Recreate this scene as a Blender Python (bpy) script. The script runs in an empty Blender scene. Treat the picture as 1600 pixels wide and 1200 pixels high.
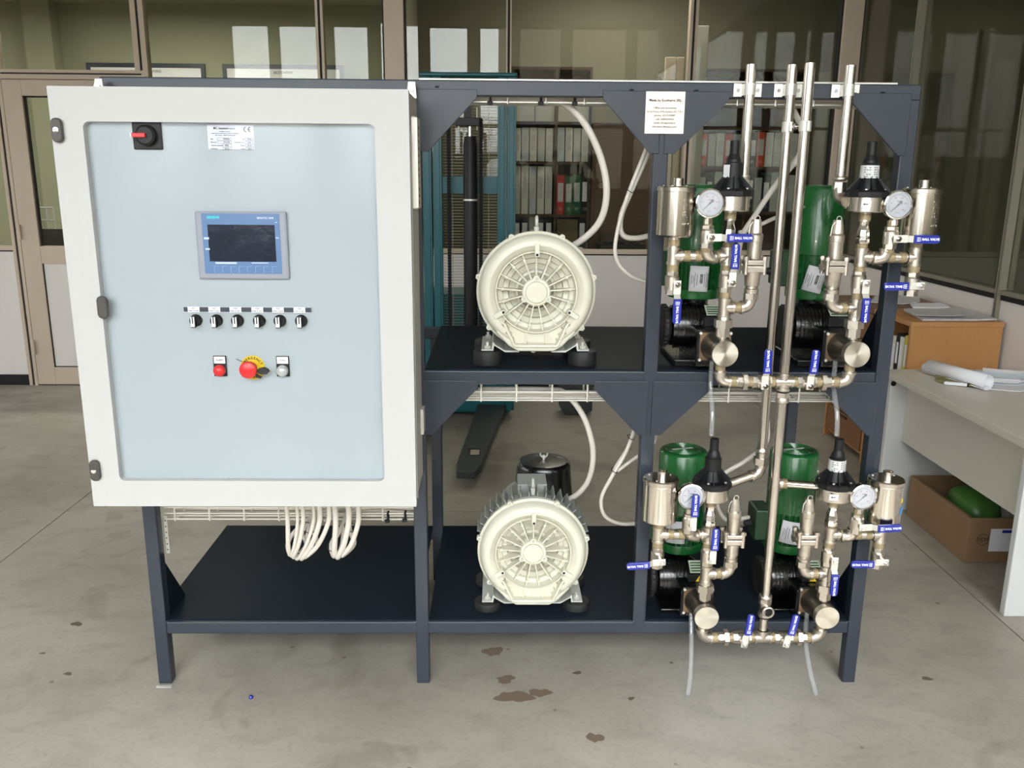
import bpy, math, random
from mathutils import Vector, Matrix
random.seed(7)
S = bpy.context.scene
COL = S.collection
PI = math.pi

# ------------------------------------------------------------------ camera
cam_d = bpy.data.cameras.new('camera')
cam = bpy.data.objects.new('camera', cam_d); COL.objects.link(cam)
yaw, pitch, roll, foc = 0.0175, 0.2371, -0.0081, 1348.3
cy, sy, cp, sp = math.cos(yaw), math.sin(yaw), math.cos(pitch), math.sin(pitch)
fw = Vector((sy*cp, cy*cp, -sp)); rt = Vector((cy, -sy, 0)); dn = fw.cross(rt)
r2 = math.cos(roll)*rt + math.sin(roll)*dn; d2 = -math.sin(roll)*rt + math.cos(roll)*dn
cam.matrix_world = Matrix(((r2.x, -d2.x, -fw.x, 1.0058), (r2.y, -d2.y, -fw.y, -2.3079), (r2.z, -d2.z, -fw.z, 1.4824), (0, 0, 0, 1)))
cam_d.sensor_width = 36; cam_d.lens = foc*36/1600; cam_d.clip_start = 0.02
S.camera = cam

# ------------------------------------------------------------------ light
w = bpy.data.worlds.new('world'); S.world = w; w.use_nodes = True
nt = w.node_tree; bg = nt.nodes['Background']
sky = nt.nodes.new('ShaderNodeTexSky'); sky.sky_type = 'NISHITA'; sky.sun_disc = False
sky.sun_elevation = math.radians(46); sky.sun_rotation = math.radians(180); sky.dust_density = 3.0; sky.air_density = 1.0
hsv = nt.nodes.new('ShaderNodeHueSaturation'); hsv.inputs['Saturation'].default_value = 0.0
nt.links.new(sky.outputs[0], hsv.inputs['Color']); nt.links.new(hsv.outputs[0], bg.inputs[0])
bg.inputs[1].default_value = 0.62
sun_d = bpy.data.lights.new('sun', 'SUN'); sun = bpy.data.objects.new('sun', sun_d); COL.objects.link(sun)
sun_d.energy = 4.6; sun_d.angle = math.radians(0.6); sun_d.color = (1, 0.94, 0.84)
sun.rotation_euler = Vector((0.575, 3.69, -3.66)).to_track_quat('-Z', 'Y').to_euler()
fl_d = bpy.data.lights.new('phone_flash', 'AREA'); fl = bpy.data.objects.new('phone_flash', fl_d); COL.objects.link(fl)
fl_d.shape = 'DISK'; fl_d.size = 0.02; fl_d.energy = 1.6; fl_d.color = (1, 0.95, 0.86)
fl.location = (1.03, -2.31, 1.46); fl.rotation_euler = Vector((0.15, 1, -0.45)).to_track_quat('-Z', 'Y').to_euler()
S.view_settings.view_transform = 'Standard'; S.view_settings.look = 'None'
S.view_settings.gamma = 1.0; S.view_settings.use_curve_mapping = False
S.view_settings.exposure = 1.05
try:
    S.cycles.use_denoising = True; S.cycles.sample_clamp_indirect = 6.0; S.cycles.caustics_reflective = False
    S.cycles.max_bounces = 10; S.cycles.transparent_max_bounces = 24; S.cycles.diffuse_bounces = 5
except Exception: pass

# ------------------------------------------------------------------ materials
def lin(c):
    return tuple(((v/255)/12.92 if v/255 <= 0.04045 else ((v/255+0.055)/1.055)**2.4) for v in c)
MATS = {}
def mat(name, col, rough=0.5, metal=0.0, noise=0.0, scale=8.0, bump=0.0, coat=0.0, spec=0.5, stretch=None, emit=0.0):
    m = bpy.data.materials.new(name); m.use_nodes = True; n = m.node_tree; b = n.nodes['Principled BSDF']
    c = lin(col); b.inputs['Base Color'].default_value = (*c, 1); b.inputs['Roughness'].default_value = rough
    b.inputs['Metallic'].default_value = metal; b.inputs['Coat Weight'].default_value = coat
    b.inputs['Specular IOR Level'].default_value = spec
    if noise or bump:
        tc = n.nodes.new('ShaderNodeTexCoord'); mp = n.nodes.new('ShaderNodeMapping')
        n.links.new(tc.outputs['Object'], mp.inputs[0])
        if stretch: mp.inputs['Scale'].default_value = stretch
        t = n.nodes.new('ShaderNodeTexNoise'); t.inputs['Scale'].default_value = scale; t.inputs['Detail'].default_value = 5
        n.links.new(mp.outputs[0], t.inputs['Vector'])
        if noise:
            mx = n.nodes.new('ShaderNodeMix'); mx.data_type = 'RGBA'
            mx.inputs[6].default_value = (*[v*(1-noise) for v in c], 1); mx.inputs[7].default_value = (*[min(1, v*(1+noise)) for v in c], 1)
            n.links.new(t.outputs['Fac'], mx.inputs[0]); n.links.new(mx.outputs[2], b.inputs['Base Color'])
            mr = n.nodes.new('ShaderNodeMapRange'); mr.inputs['To Min'].default_value = max(0.02, rough*0.8); mr.inputs['To Max'].default_value = min(1, rough*1.25)
            n.links.new(t.outputs['Fac'], mr.inputs['Value']); n.links.new(mr.outputs[0], b.inputs['Roughness'])
        if bump:
            bp = n.nodes.new('ShaderNodeBump'); bp.inputs['Strength'].default_value = bump; bp.inputs['Distance'].default_value = 0.002
            n.links.new(t.outputs['Fac'], bp.inputs['Height']); n.links.new(bp.outputs[0], b.inputs['Normal'])
    if emit:
        b.inputs['Emission Color'].default_value = (*c, 1); b.inputs['Emission Strength'].default_value = emit
    MATS[name] = m; return m
navy = mat('navy_paint', (43, 50, 62), 0.36, 0, 0.10, 30, 0.08, 0.0, 0.5)
shelfm = mat('navy_sheet', (27, 34, 43), 0.34, 0, 0.08, 3, spec=0.05)
shelfm.node_tree.nodes['Principled BSDF'].inputs['IOR'].default_value = 1.25
white = mat('cabinet_white', (186, 186, 186), 0.42, 0, 0.02, 40, 0.02)
panelm = mat('inner_panel', (172, 177, 179), 0.5)
greym = mat('grey_paint', (150, 150, 148), 0.5, 0, 0.05)
steel = mat('brushed_steel', (205, 198, 190), 0.24, 1.0, 0.10, 60, 0.04, stretch=(1, 1, 12))
polish = mat('polished_steel', (215, 208, 198), 0.16, 1.0, 0.06, 40, 0.03, stretch=(1, 1, 0.15))
cast = mat('cast_stainless', (206, 198, 188), 0.34, 1.0, 0.14, 80, 0.25)
chrome = mat('chrome', (225, 222, 218), 0.10, 1.0)
zinc = mat('zinc', (228, 226, 220), 0.42, 0.65, 0.05, 50)
brass = mat('thread_sealant', (158, 142, 112), 0.55, 0.35, 0.35, 160, 0.6)
blackp = mat('black_plastic', (23, 23, 26), 0.45, 0, 0.12, 60, 0.1, 0, 0.35)
blackg = mat('black_gloss', (9, 9, 11), 0.26, 0, 0.1, 20, 0.05, 0.3)
rubber = mat('rubber', (26, 26, 27), 0.6, 0, 0.15, 40, 0.1)
darkhole = mat('dark', (6, 6, 6), 0.8)
green = mat('green_paint', (24, 92, 42), 0.26, 0, 0.10, 12, 0.04, 0.3)
greend = mat('green_plastic', (20, 60, 34), 0.4)
cream = mat('cream_paint', (208, 206, 191), 0.38, 0, 0.03, 20, 0.06)
creamd = mat('cast_grey', (186, 188, 182), 0.4, 0, 0.05, 30, 0.1)
motorg = mat('motor_grey', (148, 152, 148), 0.45, 0, 0.08, 30, 0.1)
bluep = mat('blue_vinyl', (24, 38, 150), 0.32, 0, 0.06, 40, 0.05, 0.2)
paper = mat('paper', (228, 228, 234), 0.8)
paper2 = mat('printed_paper', (192, 190, 192), 0.8, 0, 0.35, 45)
ink = mat('ink', (24, 24, 30), 0.7)
inkw = mat('white_ink', (235, 238, 245), 0.6)
red = mat('red_plastic', (205, 40, 45), 0.3, 0, 0.04, 20)
yellow = mat('yellow_label', (232, 196, 30), 0.5)
hmig = mat('hmi_grey', (142, 146, 158), 0.45)
hmib = mat('hmi_blue', (84, 116, 160), 0.35, 0, 0.06, 14)
screenm = mat('screen_glass', (28, 36, 52), 0.14, 0, 0.5, 26, 0.5)
cyan = mat('cyan_print', (60, 215, 225), 0.5)
cable_m = mat('cable_pvc', (208, 202, 194), 0.45, 0, 0.04, 30)
cableg = mat('cable_grey', (150, 152, 156), 0.5)
alu = mat('anodised_frame', (196, 180, 163), 0.45, 0.1, 0.04, 6)
alud = mat('frame_grey_green', (136, 132, 118), 0.45, 0.2, 0.05, 6)
gasket = mat('gasket', (14, 12, 10), 0.6)
lamin = mat('laminate_panel', (220, 214, 211), 0.5, 0, 0.02, 2)
teal = mat('teal_paint', (6, 88, 98), 0.35, 0, 0.06, 8)
woodl = mat('beech', (182, 132, 82), 0.45, 0, 0.14, 5, 0.04, stretch=(6, 6, 0.8))
woodm = mat('walnut_veneer', (84, 54, 32), 0.5, 0, 0.2, 5, 0.05, stretch=(1, 1, 10))
woodt = mat('bookcase_top', (122, 92, 70), 0.45, 0, 0.15, 6)
woodd = mat('dark_wood', (66, 44, 28), 0.5, 0, 0.2, 6, stretch=(8, 8, 1))
desk_m = mat('desk_laminate', (204, 198, 188), 0.35, 0, 0.02, 4)
deskl = mat('desk_leg', (206, 207, 208), 0.45)
card = mat('cardboard', (134, 106, 78), 0.8, 0, 0.12, 9, 0.15)
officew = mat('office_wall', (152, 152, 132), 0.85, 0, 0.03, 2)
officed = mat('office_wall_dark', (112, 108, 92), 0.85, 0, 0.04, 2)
hallw = mat('hall_wall', (222, 218, 208), 0.85, 0, 0.04, 1.5)
ceil = mat('hall_ceiling', (222, 218, 208), 0.85)
forkm = mat('fork_steel', (58, 62, 62), 0.5, 0.3, 0.3, 14, 0.3)
pgreen = mat('bag_green', (74, 122, 52), 0.4, 0, 0.3, 14)
pyel = mat('bag_yellow', (220, 190, 40), 0.5)
beigem = mat('warm_beige', (220, 196, 160), 0.6)

def glass(name, tint=(0.93, 0.96, 0.93), refl=1.0, rough=0.0):
    m = bpy.data.materials.new(name); m.use_nodes = True; n = m.node_tree; n.nodes.remove(n.nodes['Principled BSDF'])
    out = n.nodes['Material Output']; tr = n.nodes.new('ShaderNodeBsdfTransparent'); gl = n.nodes.new('ShaderNodeBsdfGlossy')
    tr.inputs[0].default_value = (*tint, 1); gl.inputs['Roughness'].default_value = rough
    fr = n.nodes.new('ShaderNodeFresnel'); fr.inputs[0].default_value = 1.52
    ge = n.nodes.new('ShaderNodeNewGeometry'); io = n.nodes.new('ShaderNodeMapRange'); io.inputs['To Min'].default_value = 1.52; io.inputs['To Max'].default_value = 1/1.52
    n.links.new(ge.outputs['Backfacing'], io.inputs['Value']); n.links.new(io.outputs[0], fr.inputs[0])
    mu = n.nodes.new('ShaderNodeMath'); mu.operation = 'MULTIPLY'; mu.inputs[1].default_value = refl; mu.use_clamp = True
    mx = n.nodes.new('ShaderNodeMixShader'); n.links.new(fr.outputs[0], mu.inputs[0]); n.links.new(mu.outputs[0], mx.inputs[0])
    n.links.new(tr.outputs[0], mx.inputs[1]); n.links.new(gl.outputs[0], mx.inputs[2]); n.links.new(mx.outputs[0], out.inputs[0])
    MATS[name] = m; return m
pane_m = glass('partition_glass', (0.86, 0.87, 0.83), 0.72)
acryl = glass('cabinet_acrylic', (0.97, 0.985, 1.0), 0.30, 0.10)
clear = glass('clear_tube', (0.95, 0.96, 0.98), 2.2, 0.08)
def milky(m, f):
    n = m.node_tree; out = n.nodes['Material Output']; src = out.inputs[0].links[0].from_socket; mx = n.nodes.new('ShaderNodeMixShader'); df = n.nodes.new('ShaderNodeBsdfDiffuse')
    df.inputs[0].default_value = (0.9, 0.92, 0.95, 1); mx.inputs[0].default_value = f; n.links.new(src, mx.inputs[1]); n.links.new(df.outputs[0], mx.inputs[2]); n.links.new(mx.outputs[0], out.inputs[0])
milky(clear, 0.12)
wpane = glass('window_pane', (0.95, 0.97, 0.97), 1.0)

def disc_mat():
    m = mat('turned_steel', (222, 216, 204), 0.3, 1.0); n = m.node_tree; b = n.nodes['Principled BSDF']
    tc = n.nodes.new('ShaderNodeTexCoord'); b.inputs['Anisotropic'].default_value = 0.9
    tg = n.nodes.new('ShaderNodeTangent'); tg.direction_type = 'RADIAL'; tg.axis = 'Y'
    n.links.new(tg.outputs[0], b.inputs['Tangent']); return m
turned = disc_mat()

def floor_mat():
    m = bpy.data.materials.new('concrete'); m.use_nodes = True; n = m.node_tree; b = n.nodes['Principled BSDF']; L = n.links
    tc = n.nodes.new('ShaderNodeTexCoord')
    def noise(sc, det=6, stretch=None, dist=0.0):
        t = n.nodes.new('ShaderNodeTexNoise'); t.inputs['Scale'].default_value = sc; t.inputs['Detail'].default_value = det; t.inputs['Distortion'].default_value = dist
        if stretch:
            mp = n.nodes.new('ShaderNodeMapping'); mp.inputs['Scale'].default_value = stretch; mp.inputs['Rotation'].default_value = (0, 0, 0.5); L.new(tc.outputs['Object'], mp.inputs[0]); L.new(mp.outputs[0], t.inputs['Vector'])
        else: L.new(tc.outputs['Object'], t.inputs['Vector'])
        return t
    def ramp(src, pts):
        r = n.nodes.new('ShaderNodeValToRGB'); e = r.color_ramp.elements
        while len(e) < len(pts): e.new(0.5)
        for k, (p, c) in enumerate(pts): e[k].position = p; e[k].color = (*c, 1)
        L.new(src, r.inputs[0]); return r
    a = ramp(noise(0.9, 8, None, 0.4).outputs['Fac'], [(0.3, lin((136, 130, 121))), (0.5, lin((160, 154, 144))), (0.72, lin((178, 173, 164)))])
    c = ramp(noise(7, 9, (1, 1.5, 1), 0.5).outputs['Fac'], [(0.34, (0.88, 0.875, 0.87)), (0.52, (1, 1, 1)), (0.75, (1.0, 1.0, 1.0))])
    d = ramp(noise(60, 6).outputs['Fac'], [(0.25, (0.86, 0.86, 0.86)), (0.5, (1, 1, 1)), (0.8, (1, 1, 1))])
    def mult(x, y, f=1.0):
        q = n.nodes.new('ShaderNodeMix'); q.data_type = 'RGBA'; q.blend_type = 'MULTIPLY'; q.inputs[0].default_value = f
        L.new(x, q.inputs[6]); L.new(y, q.inputs[7]); return q.outputs[2]
    x = mult(a.outputs[0], c.outputs[0]); x = mult(x, d.outputs[0])
    # scattered dark drips
    v = n.nodes.new('ShaderNodeTexVoronoi'); v.inputs['Scale'].default_value = 5.5; L.new(tc.outputs['Object'], v.inputs['Vector'])
    nz = noise(14, 3); ad = n.nodes.new('ShaderNodeMath'); ad.operation = 'MULTIPLY_ADD'; ad.inputs[1].default_value = 0.05; L.new(nz.outputs['Fac'], ad.inputs[0]); L.new(v.outputs['Distance'], ad.inputs[2])
    sp_ = ramp(ad.outputs[0], [(0.062, (0.55, 0.5, 0.44)), (0.078, (1, 1, 1)), (1, (1, 1, 1))]); x = mult(x, sp_.outputs[0])
    # scratches
    sc = ramp(noise(22, 2, (0.3, 5, 1)).outputs['Fac'], [(0.255, (0.65, 0.65, 0.65)), (0.268, (1, 1, 1)), (1, (1, 1, 1))]); x = mult(x, sc.outputs[0])
    # broad damp patches
    dm = ramp(noise(1.7, 4, None, 1.2).outputs['Fac'], [(0.36, (0.80, 0.79, 0.77)), (0.41, (1, 1, 1)), (1, (1, 1, 1))]); x = mult(x, dm.outputs[0])
    L.new(x, b.inputs['Base Color'])
    rr = ramp(noise(3, 5).outputs['Fac'], [(0.3, (0.34,)*3), (0.7, (0.55,)*3)]); L.new(rr.outputs[0], b.inputs['Roughness'])
    bp = n.nodes.new('ShaderNodeBump'); bp.inputs['Strength'].default_value = 0.12; bp.inputs['Distance'].default_value = 0.003
    L.new(noise(40, 5).outputs['Fac'], bp.inputs['Height']); L.new(bp.outputs[0], b.inputs['Normal'])
    return m
concrete = floor_mat()

# ------------------------------------------------------------------ mesh helpers
class G:
    def __init__(s): s.v = []; s.f = []; s.m = []; s.ms = []
    def mi(s, m):
        if m is None: return 0
        if m not in s.ms: s.ms.append(m)
        return s.ms.index(m)
    def add(s, vs, fs, m=None):
        o = len(s.v); s.v += [tuple(v) for v in vs]; k = s.mi(m)
        for f in fs: s.f.append(tuple(i+o for i in f)); s.m.append(k)
        return s
    def bb(s, x0, x1, y0, y1, z0, z1, m=None, M=None):
        vs = [Vector((x, y, z)) for x in (x0, x1) for y in (y0, y1) for z in (z0, z1)]
        if M is not None: vs = [M @ v for v in vs]
        return s.add(vs, [(0, 1, 3, 2), (4, 6, 7, 5), (0, 4, 5, 1), (2, 3, 7, 6), (0, 2, 6, 4), (1, 5, 7, 3)], m)
    def lathe(s, prof, o=(0, 0, 0), ax='z', n=24, m=None, ang=0.0, cap=True):
        """prof: (radius, distance along axis)"""
        if isinstance(ax, str): a = {'x': Vector((1, 0, 0)), 'y': Vector((0, 1, 0)), 'z': Vector((0, 0, 1))}[ax]
        else: a = Vector(ax).normalized()
        u = a.orthogonal().normalized() if abs(a.z) < 0.99 else Vector((1, 0, 0))
        if abs(a.z) < 0.99: u = (Vector((0, 0, 1)) - a*a.z).normalized()
        w_ = a.cross(u); o = Vector(o); vs = []; fs = []
        for r, t in prof:
            for k in range(n):
                q = ang + 2*PI*k/n; vs.append(o + a*t + (u*math.cos(q) + w_*math.sin(q))*r)
        for i in range(len(prof)-1):
            for k in range(n):
                k2 = (k+1) % n; fs.append((i*n+k, i*n+k2, (i+1)*n+k2, (i+1)*n+k))
        if cap:
            fs.append(tuple(range(n-1, -1, -1))); fs.append(tuple((len(prof)-1)*n+k for k in range(n)))
        return s.add(vs, fs, m)
    def rod(s, p0, p1, r, r1=None, n=16, m=None, ang=0.0):
        p0 = Vector(p0); p1 = Vector(p1); L = (p1-p0).length
        return s.lathe([(r, 0), (r if r1 is None else r1, L)], p0, p1-p0, n, m, ang)
    def hexn(s, p0, p1, r, m=None): return s.rod(p0, p1, r, n=6, m=m, ang=PI/6)
    def tube(s, pts, r, n=10, m=None, cap=True):
        pts = [Vector(p) for p in pts]; vs = []; fs = []; prev = None
        for i, p in enumerate(pts):
            t = (pts[min(i+1, len(pts)-1)] - pts[max(i-1, 0)]).normalized()
            if prev is None: u = t.orthogonal().normalized()
            else: u = (prev - t*prev.dot(t)).normalized()
            prev = u; w_ = t.cross(u)
            for k in range(n): q = 2*PI*k/n; vs.append(p + (u*math.cos(q)+w_*math.sin(q))*r)
        for i in range(len(pts)-1):
            for k in range(n): k2 = (k+1) % n; fs.append((i*n+k, i*n+k2, (i+1)*n+k2, (i+1)*n+k))
        if cap: fs.append(tuple(range(n-1, -1, -1))); fs.append(tuple((len(pts)-1)*n+k for k in range(n)))
        return s.add(vs, fs, m)
    def prism(s, poly, y0, y1, m=None, M=None):
        """poly in x,z; extruded along y"""
        n = len(poly); vs = [Vector((x, y0, z)) for x, z in poly] + [Vector((x, y1, z)) for x, z in poly]
        if M is not None: vs = [M @ v for v in vs]
        fs = [tuple(range(n)), tuple(range(2*n-1, n-1, -1))] + [(i, i+n, (i+1) % n+n, (i+1) % n) for i in range(n)]
        return s.add(vs, fs, m)
    def ring(s, c, R, r, ax='y', n=24, k=8, m=None, a0=0, a1=2*PI):
        pts = []; c = Vector(c)
        for i in range(n+1):
            q = a0+(a1-a0)*i/n
            d = {'y': Vector((math.cos(q), 0, math.sin(q))), 'z': Vector((math.cos(q), math.sin(q), 0)), 'x': Vector((0, math.cos(q), math.sin(q)))}[ax]
            pts.append(c+d*R)
        return s.tube(pts, r, k, m)
    def build(s, name, m, parent=None, loc=(0, 0, 0), smooth=True, bevel=0.0, ang=38):
        me = bpy.data.meshes.new(name)
        me.from_pydata(s.v, [], s.f)
        base = m if not s.ms else None
        if s.ms:
            ms = [m if q is None else q for q in s.ms]
            # index 0 may be used for default faces
            for q in ms: me.materials.append(q)
            me.polygons.foreach_set('material_index', s.m)
        else: me.materials.append(m)
        me.validate(); me.update()
        if smooth:
            me.polygons.foreach_set('use_smooth', [True]*len(me.polygons))
            me.set_sharp_from_angle(angle=math.radians(ang))
        import bmesh
        bm = bmesh.new(); bm.from_mesh(me); bmesh.ops.recalc_face_normals(bm, faces=bm.faces); bm.to_mesh(me); bm.free()
        o = bpy.data.objects.new(name, me); COL.objects.link(o); o.location = loc
        if parent is not None: o.parent = parent
        if bevel:
            b = o.modifiers.new('bevel', 'BEVEL'); b.width = bevel; b.segments = 2; b.limit_method = 'ANGLE'
        return o

def smoothpath(pts, k=8):
    P = [Vector(p) for p in pts]; P = [P[0]*2-P[1]] + P + [P[-1]*2-P[-2]]; out = []
    for i in range(1, len(P)-2):
        a, b, c, d = P[i-1:i+3]
        for j in range(k):
            t = j/k; out.append(0.5*((2*b)+(-a+c)*t+(2*a-5*b+4*c-d)*t*t+(-a+3*b-3*c+d)*t**3))
    out.append(P[-2]); return out
def arcpath(p0, corner, p1, rad, k=7):
    """straight - bend - straight"""
    p0, c, p1 = Vector(p0), Vector(corner), Vector(p1)
    a = (p0-c).normalized(); b = (p1-c).normalized(); s_ = c+a*rad; e_ = c+b*rad; out = [p0, s_]
    for i in range(1, k): t = i/k; out.append(s_*(1-t)**2+c*2*t*(1-t)+e_*t*t)
    return out+[e_, p1]

def empty(name, loc=(0, 0, 0), label=None, cat=None, group=None, kind=None, rz=0.0):
    o = bpy.data.objects.new(name, None); COL.objects.link(o); o.location = loc; o.rotation_euler.z = rz
    o.empty_display_size = 0.05
    tag(o, label, cat, group, kind); return o
def tag(o, label=None, cat=None, group=None, kind=None):
    if label: o['label'] = label
    if cat: o['category'] = cat
    if group: o['group'] = group
    if kind: o['kind'] = kind
    return o
def struct(o): o['kind'] = 'structure'; return o
def copy_tree(o, parent=None):
    c = o.copy(); COL.objects.link(c)
    if parent is not None: c.parent = parent
    for ch in list(o.children): copy_tree(ch, c)
    return c

TXT = {}
def text(body, size, m, parent, loc, name='lettering', rot=0.0, align='CENTER', depth=0.0004, bold=0.0, yrot=0.0):
    """flat lettering facing -y, turned by rot in its own plane"""
    key = (body, size, align, bold)
    if key not in TXT:
        c = bpy.data.curves.new('t', 'FONT'); c.body = body; c.size = size; c.align_x = align; c.align_y = 'CENTER'; c.extrude = depth; c.offset = bold; c.resolution_u = 2
        to = bpy.data.objects.new('t', c); COL.objects.link(to); bpy.context.view_layer.update()
        dg = bpy.context.evaluated_depsgraph_get(); me = bpy.data.meshes.new_from_object(to.evaluated_get(dg))
        bpy.data.objects.remove(to); bpy.data.curves.remove(c); me.name = 'lettering'; me.materials.clear(); me.materials.append(m); TXT[key] = me
    o = bpy.data.objects.new(name, TXT[key]); COL.objects.link(o); o.parent = parent
    o.location = loc; o.rotation_euler = (Matrix.Rotation(yrot, 3, 'Z') @ Matrix.Rotation(-rot, 3, 'Y') @ Matrix.Rotation(PI/2, 3, 'X')).to_euler()
    return o

# ================================================================== SETTING
YB, XW, HW = 3.75, 3.40, 3.05       # back partition plane, right partition plane, partition height
fl_o = empty('floor', kind='structure')
G().bb(-7, 8, -4.2, 7.2, -0.2, -0.012).build('screed', gasket, fl_o, smooth=False)
xs = [-7, -0.93, 2.75, 8]; ys = [-4.2, 1.36, 3.72, 7.2]
for i in range(3):
    for j in range(3):
        G().bb(xs[i]+0.0022, xs[i+1]-0.0022, ys[j]+0.0018, ys[j+1]-0.0018, -0.012, 0).build('slab', concrete, fl_o, smooth=False)
struct(G().bb(-7, 8, -4.2, 7.2, 4.6, 4.7).build('ceiling', ceil, smooth=False))
wl = empty('wall_left', kind='structure')
G().bb(-7.1, -7, -4.2, 7.2, 0, 0.95).build('parapet', hallw, wl, smooth=False); G().bb(-7.1, -7, -4.2, 7.2, 3.6, 4.6).build('lintel', hallw, wl, smooth=False)
for a, b in ((-4.2, -2.2), (-0.6, -0.4), (1.2, 1.4), (3.0, 7.2)): G().bb(-7.1, -7, a, b, 0.95, 3.6).build('pier', hallw, wl, smooth=False)
for k, (a, b) in enumerate(((-2.2, -0.6), (-0.4, 1.2), (1.4, 3.0))):  # window row added in this unseen wall to brighten the left partition
    wo = empty('window_%d' % (k+21), kind='structure')
    for q in ((a, a+0.05, 0.95, 3.6), (b-0.05, b, 0.95, 3.6), (a+0.05, b-0.05, 0.95, 1.0), (a+0.05, b-0.05, 3.55, 3.6)): G().bb(-7.07, -7.02, *q).build('window_frame', alu, wo, smooth=False)
    G().bb(-7.05, -7.045, a+0.05, b-0.05, 1.0, 3.55).build('pane', wpane, wo, smooth=False)
    pd = bpy.data.lights.new('portal', 'AREA'); pd.shape = 'RECTANGLE'; pd.size = b-a; pd.size_y = 2.65; pd.cycles.is_portal = True
    po = bpy.data.objects.new('window_portal', pd); COL.objects.link(po); po.location = (-7.12, (a+b)/2, 2.275); po.rotation_euler = (PI/2, 0, -PI/2)
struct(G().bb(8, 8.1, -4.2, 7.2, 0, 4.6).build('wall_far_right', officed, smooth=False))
# ---- front wall behind the camera, with its windows
YF = -4.0
WINS = [(-3.03, -2.43), (-2.32, -1.60), (-1.50, -0.94), (-0.80, -0.18), (-0.06, 0.56),
        (0.70, 1.18), (1.30, 1.97), (2.10, 2.96), (3.08, 3.83), (4.04, 4.68), (4.8, 5.5), (5.65, 6.4), (6.55, 7.2)]
ZT, ZB_ = 3.66, 1.25
wf = empty('wall_front', kind='structure')
G().bb(-7, 8, YF-0.2, YF, 0, ZB_).build('parapet', hallw, wf, smooth=False)
G().bb(-7, 8, YF-0.2, YF, ZT+0.08, 4.6).build('lintel', hallw, wf, smooth=False)
prev = -7
for k, (a, b) in enumerate(WINS):
    G().bb(prev, a, YF-0.12, YF, ZB_, ZT+0.08).build('pier', hallw, wf, smooth=False); prev = b
    top = ZT + (0.0 if k != 3 else 0.06)  # one window raised to shape a sun patch on the floor
    G().bb(a, b, YF-0.12, YF, top, ZT+0.08).build('pier', hallw, wf, smooth=False)
    if k == 3: G().bb(a+0.26, b, YF-0.12, YF, ZT, top).build('pier', hallw, wf, smooth=False)  # added masking strip, narrows the raised opening for that sun patch
    wo = empty('window_%d' % (k+1), kind='structure')
    g = G().bb(a, a+0.03, YF-0.08, YF-0.03, ZB_, top).bb(b-0.03, b, YF-0.08, YF-0.03, ZB_, top)
    g.bb(a+0.03, b-0.03, YF-0.08, YF-0.03, ZB_, ZB_+0.04).bb(a+0.03, b-0.03, YF-0.08, YF-0.03, top-0.03, top).bb(a+0.03, b-0.03, YF-0.08, YF-0.03, 2.2, 2.25)
    g.build('window_frame', alu, wo, smooth=False)
    G().bb(a+0.03, b-0.03, YF-0.058, YF-0.054, ZB_+0.04, 2.2).build('pane', wpane, wo, smooth=False)
    G().bb(a+0.03, b-0.03, YF-0.058, YF-0.054, 2.25, top-0.03).build('pane', wpane, wo, smooth=False)
    pd = bpy.data.lights.new('portal', 'AREA'); pd.shape = 'RECTANGLE'; pd.size = b-a; pd.size_y = top-ZB_; pd.cycles.is_portal = True
    po = bpy.data.objects.new('window_portal', pd); COL.objects.link(po); po.location = ((a+b)/2, YF-0.14, (top+ZB_)/2); po.rotation_euler = (PI/2, 0, 0)
G().bb(prev, 8, YF-0.12, YF, ZB_, ZT+0.08).build('pier', hallw, wf, smooth=False)
# neighbour building across the yard (seen only as a reflection) and the yard
tag(G().bb(-40, 45, -60, -4.3, -0.25, -0.05).build('yard_ground', mat('asphalt', (120, 118, 112), 0.9), smooth=False), kind='structure')
nb = empty('factory_building', (4, -22, 0), 'pale rendered factory building with window rows across the yard', 'building')
G().bb(-3, 24, -6, 0, -0.05, 6.6).build('wall', mat('render', (196, 184, 166), 0.9), nb, smooth=False)
for i in range(16):
    G().bb(-2.4+i*1.6, -1.2+i*1.6, 0.0, 0.05, 3.2, 4.6).build('window', mat('glazing', (120, 140, 160), 0.1) if i == 0 else MATS['glazing'], nb, smooth=False)

# ---- back partition: panels, rails, mullions, panes
wb = empty('wall_back', kind='structure')
mull = [(-3.60, -3.54, 0), (-2.33, -2.27, 0), (-1.385, -1.30, 0), (-0.19, -0.14, 0), (0.256, 0.385, 1), (1.055, 1.09, 0), (2.262, 2.315, 0), (3.27, 3.40, 1)]
def post(a, b, z0, z1, big):
    if big:
        G().bb(a, b, YB-0.03, YB+0.05, z0, z1).build('mullion', alu, wb, smooth=False, bevel=0.004)
        G().bb(a-0.012, a, YB-0.01, YB+0.04, z0, z1).bb(b, b+0.012, YB-0.01, YB+0.04, z0, z1).build('glazing_seal', gasket, wb, smooth=False)
    else:
        mid = (a+b)/2
        g = G().bb(a, mid-0.008, YB-0.02, YB+0.05, z0, z1).bb(mid+0.008, b, YB-0.02, YB+0.05, z0, z1)
        g.build('mullion', alu, wb, smooth=False); G().bb(mid-0.008, mid+0.008, YB-0.005, YB+0.04, z0, z1).build('glazing_seal', gasket, wb, smooth=False)
for a, b, big in mull:
    lo = 2.135 if a in (-2.33, -1.385) else 0.075
    post(a, b, lo if a != -2.33 else 0.0, HW, big)
edges = [-7.0] + [e for a, b, _ in mull for e in (a, b)]
bays = [(-7.0, -3.60), (-3.54, -2.33), (-1.30, -0.19), (-0.14, 0.244), (0.397, 1.055), (1.09, 2.262), (2.315, 3.258)]
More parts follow.
